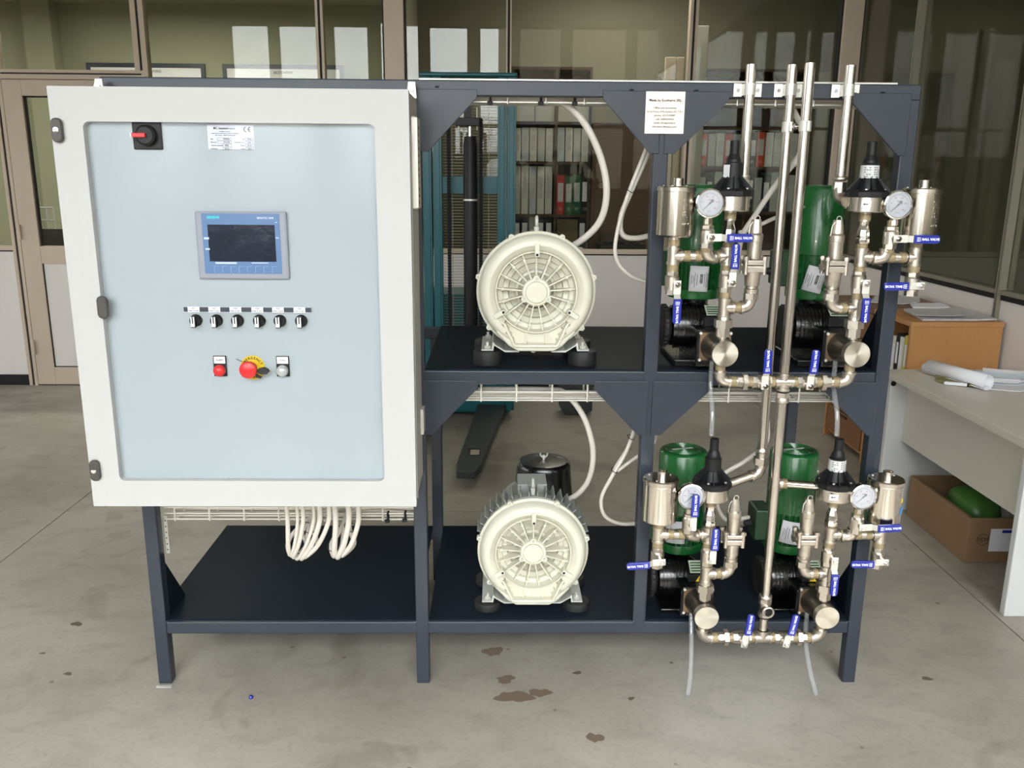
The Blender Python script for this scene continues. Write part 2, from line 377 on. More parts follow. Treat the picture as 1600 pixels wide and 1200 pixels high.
for a, b in bays:
    G().bb(a, b, YB, YB+0.04, 0.075, 0.945).build('panel', lamin, wb, smooth=False)
    G().bb(a, b, YB-0.012, YB+0.045, 0.0, 0.075).build('skirting', blackp, wb, smooth=False)
    G().bb(a, b, YB-0.015, YB+0.045, 0.955, 0.985).build('sill_rail', alu, wb, smooth=False)
    G().bb(a, b, YB-0.005, YB+0.035, 0.945, 0.955).build('glazing_seal', gasket, wb, smooth=False)
for a, b in [(-7.0, -3.60), (-3.54, -2.33), (-1.30, -0.19), (-0.14, 0.244), (0.397, 1.055), (1.09, 2.262), (2.315, 3.258)]:
    z1 = HW-0.05
    if b <= -2.3:
        G().bb(a, b, YB-0.02, YB+0.05, 2.075, 2.125).build('transom', alu, wb, smooth=False)
        G().bb(a, b, YB+0.018, YB+0.024, 0.985, 2.075).build('pane', pane_m, wb, smooth=False)
        G().bb(a, b, YB+0.018, YB+0.024, 2.125, z1).build('pane', pane_m, wb, smooth=False)
    else: G().bb(a, b, YB+0.018, YB+0.024, 0.985, z1).build('pane', pane_m, wb, smooth=False)
# above the door
G().bb(-2.27, -1.345, YB-0.02, YB+0.05, 2.075, 2.105).bb(-2.27, -1.345, YB-0.02, YB+0.05, 2.115, 2.135).build('transom', alu, wb, smooth=False)
G().bb(-2.27, -1.345, YB-0.01, YB+0.04, 2.105, 2.115).build('glazing_seal', gasket, wb, smooth=False)
G().bb(-2.27, -1.385, YB+0.018, YB+0.024, 2.135, HW-0.05).build('pane', pane_m, wb, smooth=False)
G().bb(-1.345, -1.30, YB-0.02, YB+0.05, 0, 2.135).build('door_jamb', alu, wb, smooth=False)
G().bb(-7, 3.40, YB-0.02, YB+0.05, HW-0.05, HW).build('head_rail', alu, wb, smooth=False)
# upper cladding over the partition
struct(G().bb(-7, 8, YB-0.02, YB+0.08, HW, 4.6).build('wall_upper', hallw, smooth=False))
# door
d1 = empty('door_1', (-2.262, YB, 0), kind='structure')
g = G().bb(0, 0.125, -0.03, 0.03, 0.01, 2.07).bb(0.79, 0.915, -0.03, 0.03, 0.01, 2.07).bb(0.125, 0.79, -0.03, 0.03, 1.968, 2.07)
g.bb(0.125, 0.79, -0.03, 0.03, 0.865, 0.985).bb(0.125, 0.79, -0.03, 0.03, 0.01, 0.135)
g.build('door_frame', alu, d1, smooth=False, bevel=0.003)
g = G(); g.bb(0.125, 0.135, -0.01, 0.01, 0.985, 1.968).bb(0.125, 0.79, -0.01, 0.01, 1.96, 1.968).bb(0.125, 0.133, -0.022, 0.01, 0.135, 0.865).bb(0.125, 0.79, -0.022, 0.01, 0.135, 0.142)
g.build('glazing_seal', gasket, d1, smooth=False)
G().bb(0.135, 0.79, -0.003, 0.003, 0.985, 1.96).build('pane', pane_m, d1, smooth=False)
G().bb(0.133, 0.79, -0.02, 0.02, 0.142, 0.865).build('door_panel', lamin, d1, smooth=False)
for z in (1.08, 0.28):
    G().rod((0.004, -0.038, z-0.05), (0.004, -0.038, z+0.05), 0.009, n=12).build('hinge', alu, d1)
# ---- right partition
wr = empty('wall_right', kind='structure')
rb = [(-3.9, -0.9), (-0.86, 1.738), (1.766, 2.88), (2.915, 3.70)]
for a, b in rb:
    G().bb(XW, XW+0.04, a, b, 0.06, 0.925).build('panel', lamin, wr, smooth=False)
    G().bb(XW-0.01, XW+0.045, a, b, 0, 0.06).build('skirting', blackp, wr, smooth=False)
    G().bb(XW-0.015, XW+0.05, a, b, 0.952, 0.972).build('sill_rail', alud, wr, smooth=False)
    G().bb(XW-0.005, XW+0.04, a, b, 0.925, 0.952).build('glazing_seal', gasket, wr, smooth=False)
    G().bb(XW+0.018, XW+0.024, a, b, 0.972, HW-0.05).build('pane', pane_m, wr, smooth=False)
for a, b in [(-0.90, -0.86), (1.738, 1.766), (2.88, 2.915)]:
    mid = (a+b)/2
    G().bb(XW-0.02, XW+0.05, a, mid-0.005, 0.0, HW).bb(XW-0.02, XW+0.05, mid+0.005, b, 0.0, HW).build('mullion', alud, wr, smooth=False)
    G().bb(XW-0.004, XW+0.04, mid-0.005, mid+0.005, 0.0, HW).build('glazing_seal', gasket, wr, smooth=False)
G().bb(XW-0.02, XW+0.05, -4, 3.73, HW-0.05, HW).build('head_rail', alud, wr, smooth=False)
struct(G().bb(XW, XW+0.08, -4, 3.73, HW, 4.6).build('wall_upper_right', hallw, smooth=False))
# ---- offices behind the glass
struct(G().bb(-7, 8, 6.6, 6.7, 0, HW).build('wall_office_back', officew, smooth=False))
struct(G().bb(-7, 8, 3.80, 6.6, HW, HW+0.05).build('ceiling_office', officew, smooth=False))
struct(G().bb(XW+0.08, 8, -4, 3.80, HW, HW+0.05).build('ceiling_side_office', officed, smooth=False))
struct(G().bb(0.30, 0.36, 3.81, 6.6, 0, HW).build('wall_office_divider', officew, smooth=False))
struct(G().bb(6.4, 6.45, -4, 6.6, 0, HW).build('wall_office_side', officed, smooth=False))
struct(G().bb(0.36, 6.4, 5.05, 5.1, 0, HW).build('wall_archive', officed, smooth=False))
struct(G().bb(-3.46, -3.2, 6.42, 6.6, 0, HW).build('trim_1', officew, smooth=False))
for k, (x, lab) in enumerate([(-1.9, 'added fill light of the left office'), (-5.0, 'added fill light of the far left office')]):  # added lamps with fittings, put in to brighten the left office
    ld = bpy.data.lights.new('office_fill_light', 'AREA'); ld.shape = 'RECTANGLE'; ld.size = 1.2; ld.size_y = 0.3; ld.energy = 30; ld.color = (1, 0.97, 0.86)
    lo = bpy.data.objects.new('office_fill_light', ld); COL.objects.link(lo); lo.location = (x, 5.2, HW-0.09)
    t = empty('added_light_fitting', (x, 5.2, HW-0.045), 'added white ceiling fitting to brighten the office, %s of the two' % ('right' if k == 0 else 'left'), 'added light')
    G().bb(-0.62, 0.62, -0.17, 0.17, -0.03, 0.045).build('housing', white, t, smooth=False)
ld = bpy.data.lights.new('archive_fill_light', 'AREA'); ld.size = 0.9; ld.energy = 16; ld.color = (1, 0.95, 0.86)  # fill lamp and its fitting, added to lift the pale binders
lo = bpy.data.objects.new('archive_fill_light', ld); COL.objects.link(lo); lo.location = (1.9, 4.15, HW-0.08)
t = empty('added_light_fitting', (1.9, 4.15, HW-0.045), 'added square fitting to brighten the archive shelves', 'added light')
G().bb(-0.46, 0.46, -0.3, 0.3, -0.02, 0.045).build('housing', white, t, smooth=False)

# ================================================================== STEEL RACK
T = 0.038; XR = 2.09; D = 0.712; Z1, Z2, Z3 = 0.2024, 0.9608, 1.7167; XM1, XM2 = 0.7686, 1.4085
rack = empty('steel_rack', (0, 0, 0), 'dark blue-grey welded steel rack frame with two shelf levels carrying all the equipment', 'rack')
def rb_(name, x0, x1, y0, y1, z0, z1, m=navy, bev=0.003):
    return G().bb(x0, x1, y0, y1, z0, z1).build(name, m, rack, smooth=False, bevel=bev)
for x in (0, XM1, XM2, XR-T):
    rb_('front_post', x, x+T, 0, T, 0.0 if x != XM2 else Z1-0.02, Z3-T+0.001)
for x in (XM1, XR-T):
    rb_('rear_post', x, x+T, D-T, D, 0, Z2-T)
rb_('rear_rail', 0, T, D-T, D, Z1-T, Z1-0.0005)
for z in (Z1, Z2, Z3):
    rb_('front_rail', 0 if z == Z3 else T, XR if z == Z3 else XR-T, 0.0008, T-0.0008, z-T, z)
    if z != Z3: rb_('rear_rail', T, XR-T, D-T+0.0008, D-0.0008, z-T, z)
    for x in (0.0008, XR-T+0.0008):
        if z == Z3: continue
        rb_('side_rail', x, x+T-0.0016, T, D-T, z-T, z)
# deck plates
G().bb(0, XM1, T, D, 0, 0.003).bb(T, XM1, T*0.35, T, 0, 0.003).build('shelf_plate', shelfm, rack, (0, 0, Z1), smooth=False)
for z in (Z1, Z2):
    G().prism([(XM1+T, -T*0.35), (XM1+T, -D), (XR-T, -D), (XR-T, -T*0.35), (XM2+T, -T*0.35), (XM2+T, -T-0.001), (XM2, -T-0.001), (XM2, -T*0.35)], 0, 0.003, M=Matrix(((1, 0, 0, 0), (0, 0, -1, 0), (0, 1, 0, 0), (0, 0, 0, 1)))).build('shelf_plate', shelfm, rack, (0, 0, z), smooth=False)
# gussets welded to the front face
def gus(poly):
    G().prism(poly, -0.005, 0.0).build('gusset_plate', navy, rack, smooth=False, bevel=0.0012)
for zt, zm, zb in ((1.694, 1.674, 1.540), (0.934, 0.912, 0.780)):
    gus([(0.79, zt), (0.951, zt), (0.951, zm), (0.825, zb), (0.79, zb)])
    gus([(1.272, zt), (1.272, zm), (1.398, zb), (1.4215, zb), (1.4215, zt)])
    gus([(1.4345, zt), (1.4345, zb), (1.462, zb), (1.595, zm-0.002), (1.595, zt)])
    gus([(1.910, zt), (1.910, zm-0.002), (2.043, zb), (2.064, zb), (2.064, zt)])
# side gusset bottom left and right (set across the depth)
for x, xx in ((T-0.004, T), (XR-T, XR-T+0.004)):
    G().add([(x, T, Z1), (x, T, Z1+0.17), (x, T+0.13, Z1), (xx, T, Z1), (xx, T, Z1+0.17), (xx, T+0.13, Z1)], [(0, 1, 2), (5, 4, 3), (0, 3, 4, 1), (1, 4, 5, 2), (2, 5, 3, 0)]).build('gusset_plate', shelfm, rack, smooth=False)
for x, xx in ((XR-T, XR-T+0.004),):
    G().add([(x, T, Z2), (x, T, Z2+0.17), (x, T+0.13, Z2), (xx, T, Z2), (xx, T, Z2+0.17), (xx, T+0.13, Z2)], [(0, 1, 2), (5, 4, 3), (0, 3, 4, 1), (1, 4, 5, 2), (2, 5, 3, 0)]).build('gusset_plate', shelfm, rack, smooth=False)
# weld beads
for x, z in [(0.04, Z1+0.002), (XM1, Z1+0.002), (XM1+T, Z1+0.002), (XM2+0.002, Z1+0.002), (XM2+T, Z1+0.002), (XR-T, Z1+0.002), (1.345, 1.697), (1.51, 1.697), (1.99, 1.697), (0.85, 1.70), (1.06, Z2-0.018), (1.345, Z2-0.022)]:
    G().lathe([(0.0004, -0.006), (0.002, -0.004), (0.0025, 0), (0.002, 0.004), (0.0004, 0.006)], (0, 0, 0), 'x', 8).build('weld_bead', navy, rack, (x, -0.0005, z))
rb_('short_leg', 0, T, D-T, D, 0, Z1-T)
for x in (0, XM1, XR-T):
    G().bb(x+0.003, x+T-0.003, 0.003, T-0.003, 0, 0.004).build('foot_cap', blackp, rack, smooth=False)

# maker's plate
pl = empty('makers_plate', (1.4315, -0.0065, 1.6415), 'small brushed metal maker\'s plate with engraved text, screwed to the top gusset', 'plate')
G().bb(-0.05, 0.05, 0, 0.0015, -0.0515, 0.0515).build('plate_sheet', mat('plate_alu', (238, 226, 216), 0.45, 0.35, 0.08, 12), pl, smooth=False)
text('Made by Ecotherm SRL', 0.0088, ink, pl, (0, -0.0006, 0.030), bold=0.00015)
for k, s_ in enumerate(['Office and workshop:', 'Via dei Pratoni 2/10, Scandicci (FI), ITALY', 'phone: 0557310847', 'cell: 3389559470', 'email: info@ecoth.it', 'site www.dfussina.com']):
    text(s_, 0.0056 if k == 1 else 0.0068, ink, pl, (0, -0.0006, 0.0115-k*0.0092))
for x in (-0.04, 0.038):
    for z in (0.0385, -0.041):
        G().lathe([(0.0034, 0), (0.003, -0.0012), (0.0005, -0.0015)], (0, 0, 0), 'y', 12).build('screw', zinc, pl, (x, 0, z))

# ---------------------------------------------------------------- wire cable trays
def wire_tray(x0, x1, y0, y1, z0, z1, label, step=0.1, r=0.0030):
    t = empty('wire_cable_tray', (0, 0, 0), label, 'cable tray', 'wire cable trays of the rack')
    n = 5; ysl = [y0+(y1-y0)*i/(n-1) for i in range(n)]
    for y in ysl: G().rod((x0, y, z0), (x1, y, z0), r, n=6).build('long_wire', zinc, t)
    for z in (z1, (z0+z1)/2):
        for y in (y0-0.002, y1+0.002): G().rod((x0, y, z), (x1, y, z), r, n=6).build('long_wire', zinc, t)
    k = 0; x = x0+0.03
    while x < x1-0.01:
        G().tube([(x, y0-0.004, z1), (x, y0-0.004, z0-0.002), (x, y1+0.004, z0-0.002), (x, y1+0.004, z1)], r, 6).build('cross_wire', zinc, t)
        x += step
    return t
wire_tray(0.80, 2.045, 0.048, 0.13, 1.668, 1.7225, 'zinc wire cable tray hung along the top rail of the rack')
wire_tray(0.83, 2.045, 0.050, 0.15, 0.866, 0.915, 'zinc wire cable tray below the middle rail of the rack')
wire_tray(0.045, 0.765, 0.045, 0.15, 0.508, 0.545, 'zinc wire cable tray just below the control cabinet')
# perforated strip beside left post
ps = empty('perforated_strip', (0.040, 0.045, 0.40), 'short pale perforated mounting strip inside the left front post below the cabinet', 'bracket')
g = G().bb(0, 0.010, 0, 0.003, 0, 0.115)
g.build('strip', zinc, ps, smooth=False)
for k in range(6): G().rod((0.005, -0.0006, 0.012+k*0.018), (0.005, 0.0004, 0.012+k*0.018), 0.002, n=8).build('slot', darkhole, ps)

# ================================================================== CONTROL CABINET
cab = empty('control_cabinet', (-0.01, -0.25, 0.664), 'big white electrical control cabinet with a glazed door and black locks on the left edge', 'cabinet')
CW, CH = 0.812, 1.006
g = G().bb(0.004, CW-0.004, 0.022, 0.248, 0.0, CH)
g.build('body', mat('cabinet_grey', (170, 168, 160), 0.5, 0, 0.03, 20), cab, smooth=False, bevel=0.004)
def rrect(x0, x1, z0, z1, r, k=6):
    out = []
    for cx, cz, a in ((x1-r, z1-r, 0), (x0+r, z1-r, PI/2), (x0+r, z0+r, PI), (x1-r, z0+r, 1.5*PI)):
        for i in range(k+1): q = a+PI/2*i/k; out.append((cx+r*math.cos(q), cz+r*math.sin(q)))
    return out
def frame_mesh(outer, inner, y0, y1):
    """outer, inner: same count loops"""
    n = len(outer); g = G(); vs = []
    for y in (y0, y1):
        vs += [(x, y, z) for x, z in outer] + [(x, y, z) for x, z in inner]
    fs = []
    for i in range(n):
        j = (i+1) % n
        fs.append((i, j, n+j, n+i)); fs.append((2*n+i, 3*n+i, 3*n+j, 2*n+j)); fs.append((i, 2*n+i, 2*n+j, j)); fs.append((n+i, n+j, 3*n+j, 3*n+i))
    return g.add(vs, fs)
WX0, WX1, WZ0, WZ1 = 0.072, 0.733, 0.068, 0.930
door = frame_mesh(rrect(0, CW, 0, CH, 0.002), rrect(WX0, WX1, WZ0, WZ1, 0.014), 0.0, 0.020).build('door', white, cab, smooth=True, ang=30)
G().bb(WX0-0.01, WX1+0.01, 0.0145, 0.0165, WZ0-0.01, WZ1+0.01).build('window_pane', acryl, door, smooth=False)
pan = G().bb(WX0-0.004, WX1+0.004, 0.0195, 0.0215, WZ0-0.004, WZ1+0.004).build('inner_panel', panelm, cab, smooth=False)
# reveal around the recessed panel sits 6 mm behind the pane
for z in (0.910, 0.506, 0.097):
    lk = G().prism(rrect(-0.0125, 0.0125, -0.027, 0.027, 0.0115), -0.011, 0.0).build('lock', mat('lock_grey', (70, 67, 65), 0.45) if 'lock_grey' not in MATS else MATS['lock_grey'], door, (0.016 if z != 0.506 else 0.077, 0, z), bevel=0.003)
    if z != 0.506:
        G().lathe([(0.0068, -0.011), (0.0065, -0.0118), (0.003, -0.0122), (0.0003, -0.0123)], (-0.001, 0, 0), 'y', 18).bb(-0.006, 0.004, -0.0135, -0.0118, -0.0015, 0.0015).build('lock_cylinder', chrome, lk)
lkm = None
# right flank strips
G().bb(CW-0.004, CW+0.002, 0.028, 0.036, 0.012, CH-0.09).build('hinge_strip', greym, cab, smooth=False)
fs_ = G().bb(CW-0.004, CW+0.004, 0.10, 0.24, 0.735, 0.955).build('perforated_flank_plate', mat('flank_plate', (186, 180, 166), 0.5), cab, smooth=False)
for i in range(12):
    for j in range(2): G().rod((CW+0.0035, 0.15+j*0.035, 0.75+i*0.0165), (CW+0.0048, 0.15+j*0.035, 0.75+i*0.0165), 0.004, n=8).build('slot', darkhole, fs_)
G().bb(CW-0.002, CW+0.012, 0.07, 0.076, 0.74, 0.95).build('flank_flange', zinc, cab, smooth=False)
for x in (0.022, CW-0.014):
    b = G().prism([(x-0.013, 0.0), (x+0.013, 0.0), (x+0.010, 0.040), (x-0.008, 0.040)], 0, 0.005).build('hanging_bracket', zinc, cab, (0, 0.215, CH-0.002), smooth=False, bevel=0.001)
    G().hexn((x, 0.0, 0.022), (x, -0.010, 0.022), 0.0075).build('bolt', zinc, b)
G().bb(CW-0.004, CW+0.004, 0.20, 0.246, 0.13, 0.20).build('hanging_bracket', zinc, cab, smooth=False)

PY = 0.019   # front of inner panel (local)
def on_panel(name, X, Z, m=None): return (X+0.01, PY, Z-0.664)
# maker sticker
st = G().bb(-0.053, 0.053, -0.0006, 0, -0.027, 0.027).build('rating_sticker', paper, pan, on_panel('', 0.3895, 1.563), smooth=False)
text('MC Impianti s.n.c.', 0.0070, ink, pan, (0.386, PY-0.001, 0.9185), bold=0.0001)
for k, s_ in enumerate(['di Segnini Luca & C.', 'Impianti elettrici civili industriali - Quadri di distribuzione', 'via E. Fermi - 50018 Scandicci (FI)']):
    text(s_, 0.0027 if k == 1 else 0.0034, ink, pan, (0.387, PY-0.001, 0.9115-k*0.0042))
for x, s_, q in ((0.4335, 'C', 0), (0.4435, 'E', 0)):
    R_ = 0.0050; g = G().ring((0, 0, 0), R_, 0.0008, 'y', 14, 5, a0=PI*0.5, a1=PI*1.5)
    if s_ == 'E': g.bb(-R_, -0.0006, -0.0007, 0.0007, -0.0007, 0.0007)
    g.build('conformity_mark', ink, pan, (x+0.002, PY-0.001, 0.9165))
def linebox(x0, x1, z0, z1, m, parent, y):
    g = G(); t = 0.0004
    for a, b, c, d in ((x0, x1, z0, z0+t), (x0, x1, z1-t, z1), (x0, x0+t, z0, z1), (x1-t, x1, z0, z1)): g.bb(a, b, y-0.0003, y, c, d)
    return g.build('box_outline', m, parent, smooth=False)
for k in range(4):
    z = 0.8948-k*0.0072
    linebox(0.3685 if k < 2 else 0.380, 0.4, z-0.003, z+0.003, ink, pan, PY-0.0008); linebox(0.4325, 0.4505, z-0.003, z+0.003, ink, pan, PY-0.0008)
    text(['TN0022', 'S7-6-02', '400V', '50 Hz'][k], 0.0045, ink, pan, (0.389, PY-0.001, z)); text(['125A', '55A', 'IP 55', '2022'][k], 0.0045, ink, pan, (0.4415, PY-0.001, z))
    text(['Tipo', 'Matricola', 'Tensione nominale', 'Frequenza'][k], 0.0036, ink, pan, (0.3525, PY-0.001, z), align='LEFT'); text(['In', 'Corrente di c.c.', 'Grado', 'Anno'][k], 0.0036, ink, pan, (0.430, PY-0.001, z), align='RIGHT')
# main switch
sw = empty('main_switch', on_panel('', 0.2, 1.567)); sw.parent = pan
G().bb(-0.0335, 0.0335, -0.006, 0, -0.0335, 0.0335).build('switch_plate', blackp, pan, (0.21, PY, 0.903), smooth=False, bevel=0.003)
bpy.data.objects.remove(sw)
k_ = G().lathe([(0.024, 0), (0.023, -0.012), (0.018, -0.016)], (0, 0, 0), 'y', 24).build('switch_knob', blackp, pan, (0.21, PY-0.006, 0.901))
G().bb(-0.027, 0.004, -0.024, -0.010, -0.005, 0.005).build('switch_lever', red, k_, smooth=False, bevel=0.0015)
G().bb(-0.032, -0.026, -0.016, -0.004, -0.0045, 0.0045).build('switch_pointer', inkw, k_, smooth=False)
# touch panel
hmi = G().bb(-0.107, 0.107, -0.010, 0, -0.079, 0.079).build('touch_panel', hmig, pan, (0.412, PY, 0.652), smooth=False, bevel=0.003)
linebox(-0.1035, 0.1035, -0.0755, 0.0755, mat('hmi_edge', (112, 116, 128), 0.5), hmi, -0.0101)
G().bb(-0.091, 0.091, -0.0108, -0.010, -0.066, 0.0745).build('bezel', hmib, hmi, smooth=False)
G().bb(-0.078, 0.079, -0.0114, -0.0108, -0.037, 0.049).build('screen', screenm, hmi, smooth=False)
text('SIEMENS', 0.0078, cyan, hmi, (-0.063, -0.0113, 0.0655), bold=0.00025)
text('SIMATIC HMI', 0.0068, inkw, hmi, (0.058, -0.0113, 0.0645))
for k in range(8):
    x = -0.069+k*0.0195
    G().bb(x, x+0.0005, -0.0112, -0.0108, -0.064, -0.048).bb(x, x+0.012, -0.0112, -0.0108, -0.0485, -0.048).build('key_mark', mat('keymark', (150, 178, 206), 0.5) if k == 0 else MATS['keymark'], hmi, smooth=False)
for k, (x, z, sx, sz) in enumerate([(-0.082, 0.017, 0.012, 0.005), (-0.081, -0.008, 0.010, 0.004), (0.084, 0.019, 0.008, 0.002), (0.083, 0.055, 0.005, 0.002), (-0.04, -0.0405, 0.05, 0.004), (0.04, -0.040, 0.04, 0.002)]):
    G().bb(x-sx/2, x+sx/2, -0.0118, -0.0114, z-sz/2, z+sz/2).build('peeling_film', mat('film', (190, 204, 224), 0.25) if k == 0 else MATS['film'], hmi, (0, 0, 0), smooth=False)
# legend strip with six selectors
ls = G().bb(-0.1545, 0.1545, -0.004, 0, -0.0075, 0.0075).build('legend_strip', mat('strip_alu', (186, 190, 196), 0.4, 0.2), pan, (0.4135, PY, 0.499), smooth=False)
G().bb(-0.153, 0.153, -0.0048, -0.004, -0.0055, 0.0055).build('strip_insert', mat('strip_dark', (48, 54, 66), 0.5), ls, smooth=False)
SX = [0.262, 0.3115, 0.362, 0.4145, 0.464, 0.5155]
for k, X in enumerate(SX):
    x = X+0.0225-0.4135
    G().bb(x-0.014, x+0.014, -0.0054, -0.0048, -0.0065, 0.0065).build('selector_tag', paper, ls, smooth=False)
    text(['EV1', 'EV2', 'P10A', 'P10B', 'P20A', 'P20B'][k], 0.0042, ink, ls, (x, -0.0057, 0.003)); text('MAN  0  AUT', 0.0042, ink, ls, (x, -0.0057, -0.0032))
    s_ = G().lathe([(0.0150, 0), (0.0148, -0.005), (0.0128, -0.007), (0.0124, -0.013)], (0, 0, 0), 'y', 24).build('selector_switch', blackp, pan, (X+0.025, PY, 0.472))
    G().bb(-0.0055, 0.0055, -0.026, -0.012, -0.0145, 0.013).build('selector_lever', blackp, s_, smooth=False, bevel=0.0015)
    G().bb(-0.0045, -0.0015, -0.0266, -0.0258, -0.004, 0.012).bb(0.0015, 0.0045, -0.0266, -0.0258, -0.004, 0.012).bb(-0.0045, 0.0045, -0.0266, -0.0258, -0.012, -0.004).build('selector_pointer', inkw, s_, smooth=False)
# alarm lamp, 24V lamp
for X, cap_, m_, nm in ((0.3275, 'ALARM', red, 'alarm_lamp'), (0.4805, '24 Vac', mat('clear_lens', (176, 180, 182), 0.2, 0.2), 'power_lamp')):
    f = G().bb(-0.0155, 0.0155, -0.005, 0, -0.0255, 0.0255).build(nm, blackp, pan, (X+0.01, PY, 0.3595), smooth=False, bevel=0.001)
    G().bb(-0.0135, 0.0135, -0.0056, -0.005, 0.007, 0.024).build('legend', paper, f, smooth=False)
    text(cap_, 0.0055, ink, f, (0, -0.006, 0.0155))
    G().lathe([(0.0145, -0.005), (0.0143, -0.012), (0.0125, -0.016)], (-0.001, 0, -0.0105), 'y', 22).build('lamp_bezel', m_, f)
    G().lathe([(0.0115, -0.0165), (0.009, -0.019), (0.004, -0.0205), (0.0005, -0.0208)], (-0.001, 0, -0.0105), 'y', 20).build('lens', m_, f)
# emergency stop
es = G().lathe([(0.030, 0), (0.030, -0.0012)], (0, 0, 0), 'y', 40).build('emergency_ring', yellow, pan, (0.4160, PY, 0.3555))
for k, ch in enumerate('EMERGENCY'):
    a = math.radians(158-k*16.5); text(ch, 0.0082, ink, es, (0.0238*math.cos(a), -0.0016, 0.0238*math.sin(a)), rot=-(PI/2-a) , bold=0.0002)
for k, ch in enumerate('STOP'):
    a = math.radians(-118+k*16); text(ch, 0.0082, ink, es, (0.0245*math.cos(a), -0.0016, 0.0245*math.sin(a)), rot=(a+PI/2), bold=0.0002)
G().lathe([(0.0145, -0.001), (0.0145, -0.017), (0.019, -0.019), (0.021, -0.024), (0.0205, -0.031), (0.017, -0.034), (0.0005, -0.035)], (0, 0, 0), 'y', 30).build('mushroom_button', red, es, (-0.004, 0, 0))
kh = G(); kh.prism([(0.014, -0.006), (0.020, 0.003), (0.034, 0.006), (0.044, 0.001), (0.046, -0.005), (0.040, -0.011), (0.026, -0.013)], -0.024, -0.018)
kh.prism([(0.012, -0.010), (0.020, -0.016), (0.026, -0.018), (0.022, -0.024), (0.012, -0.020)], -0.020, -0.016)
kh.build('door_key', rubber, es, smooth=False, bevel=0.001)
G().tube([(-0.008, -0.014, 0.014), (-0.026, -0.012, 0.019), (-0.036, -0.010, 0.023)], 0.0008, 6).build('tie_tail', ink, es)

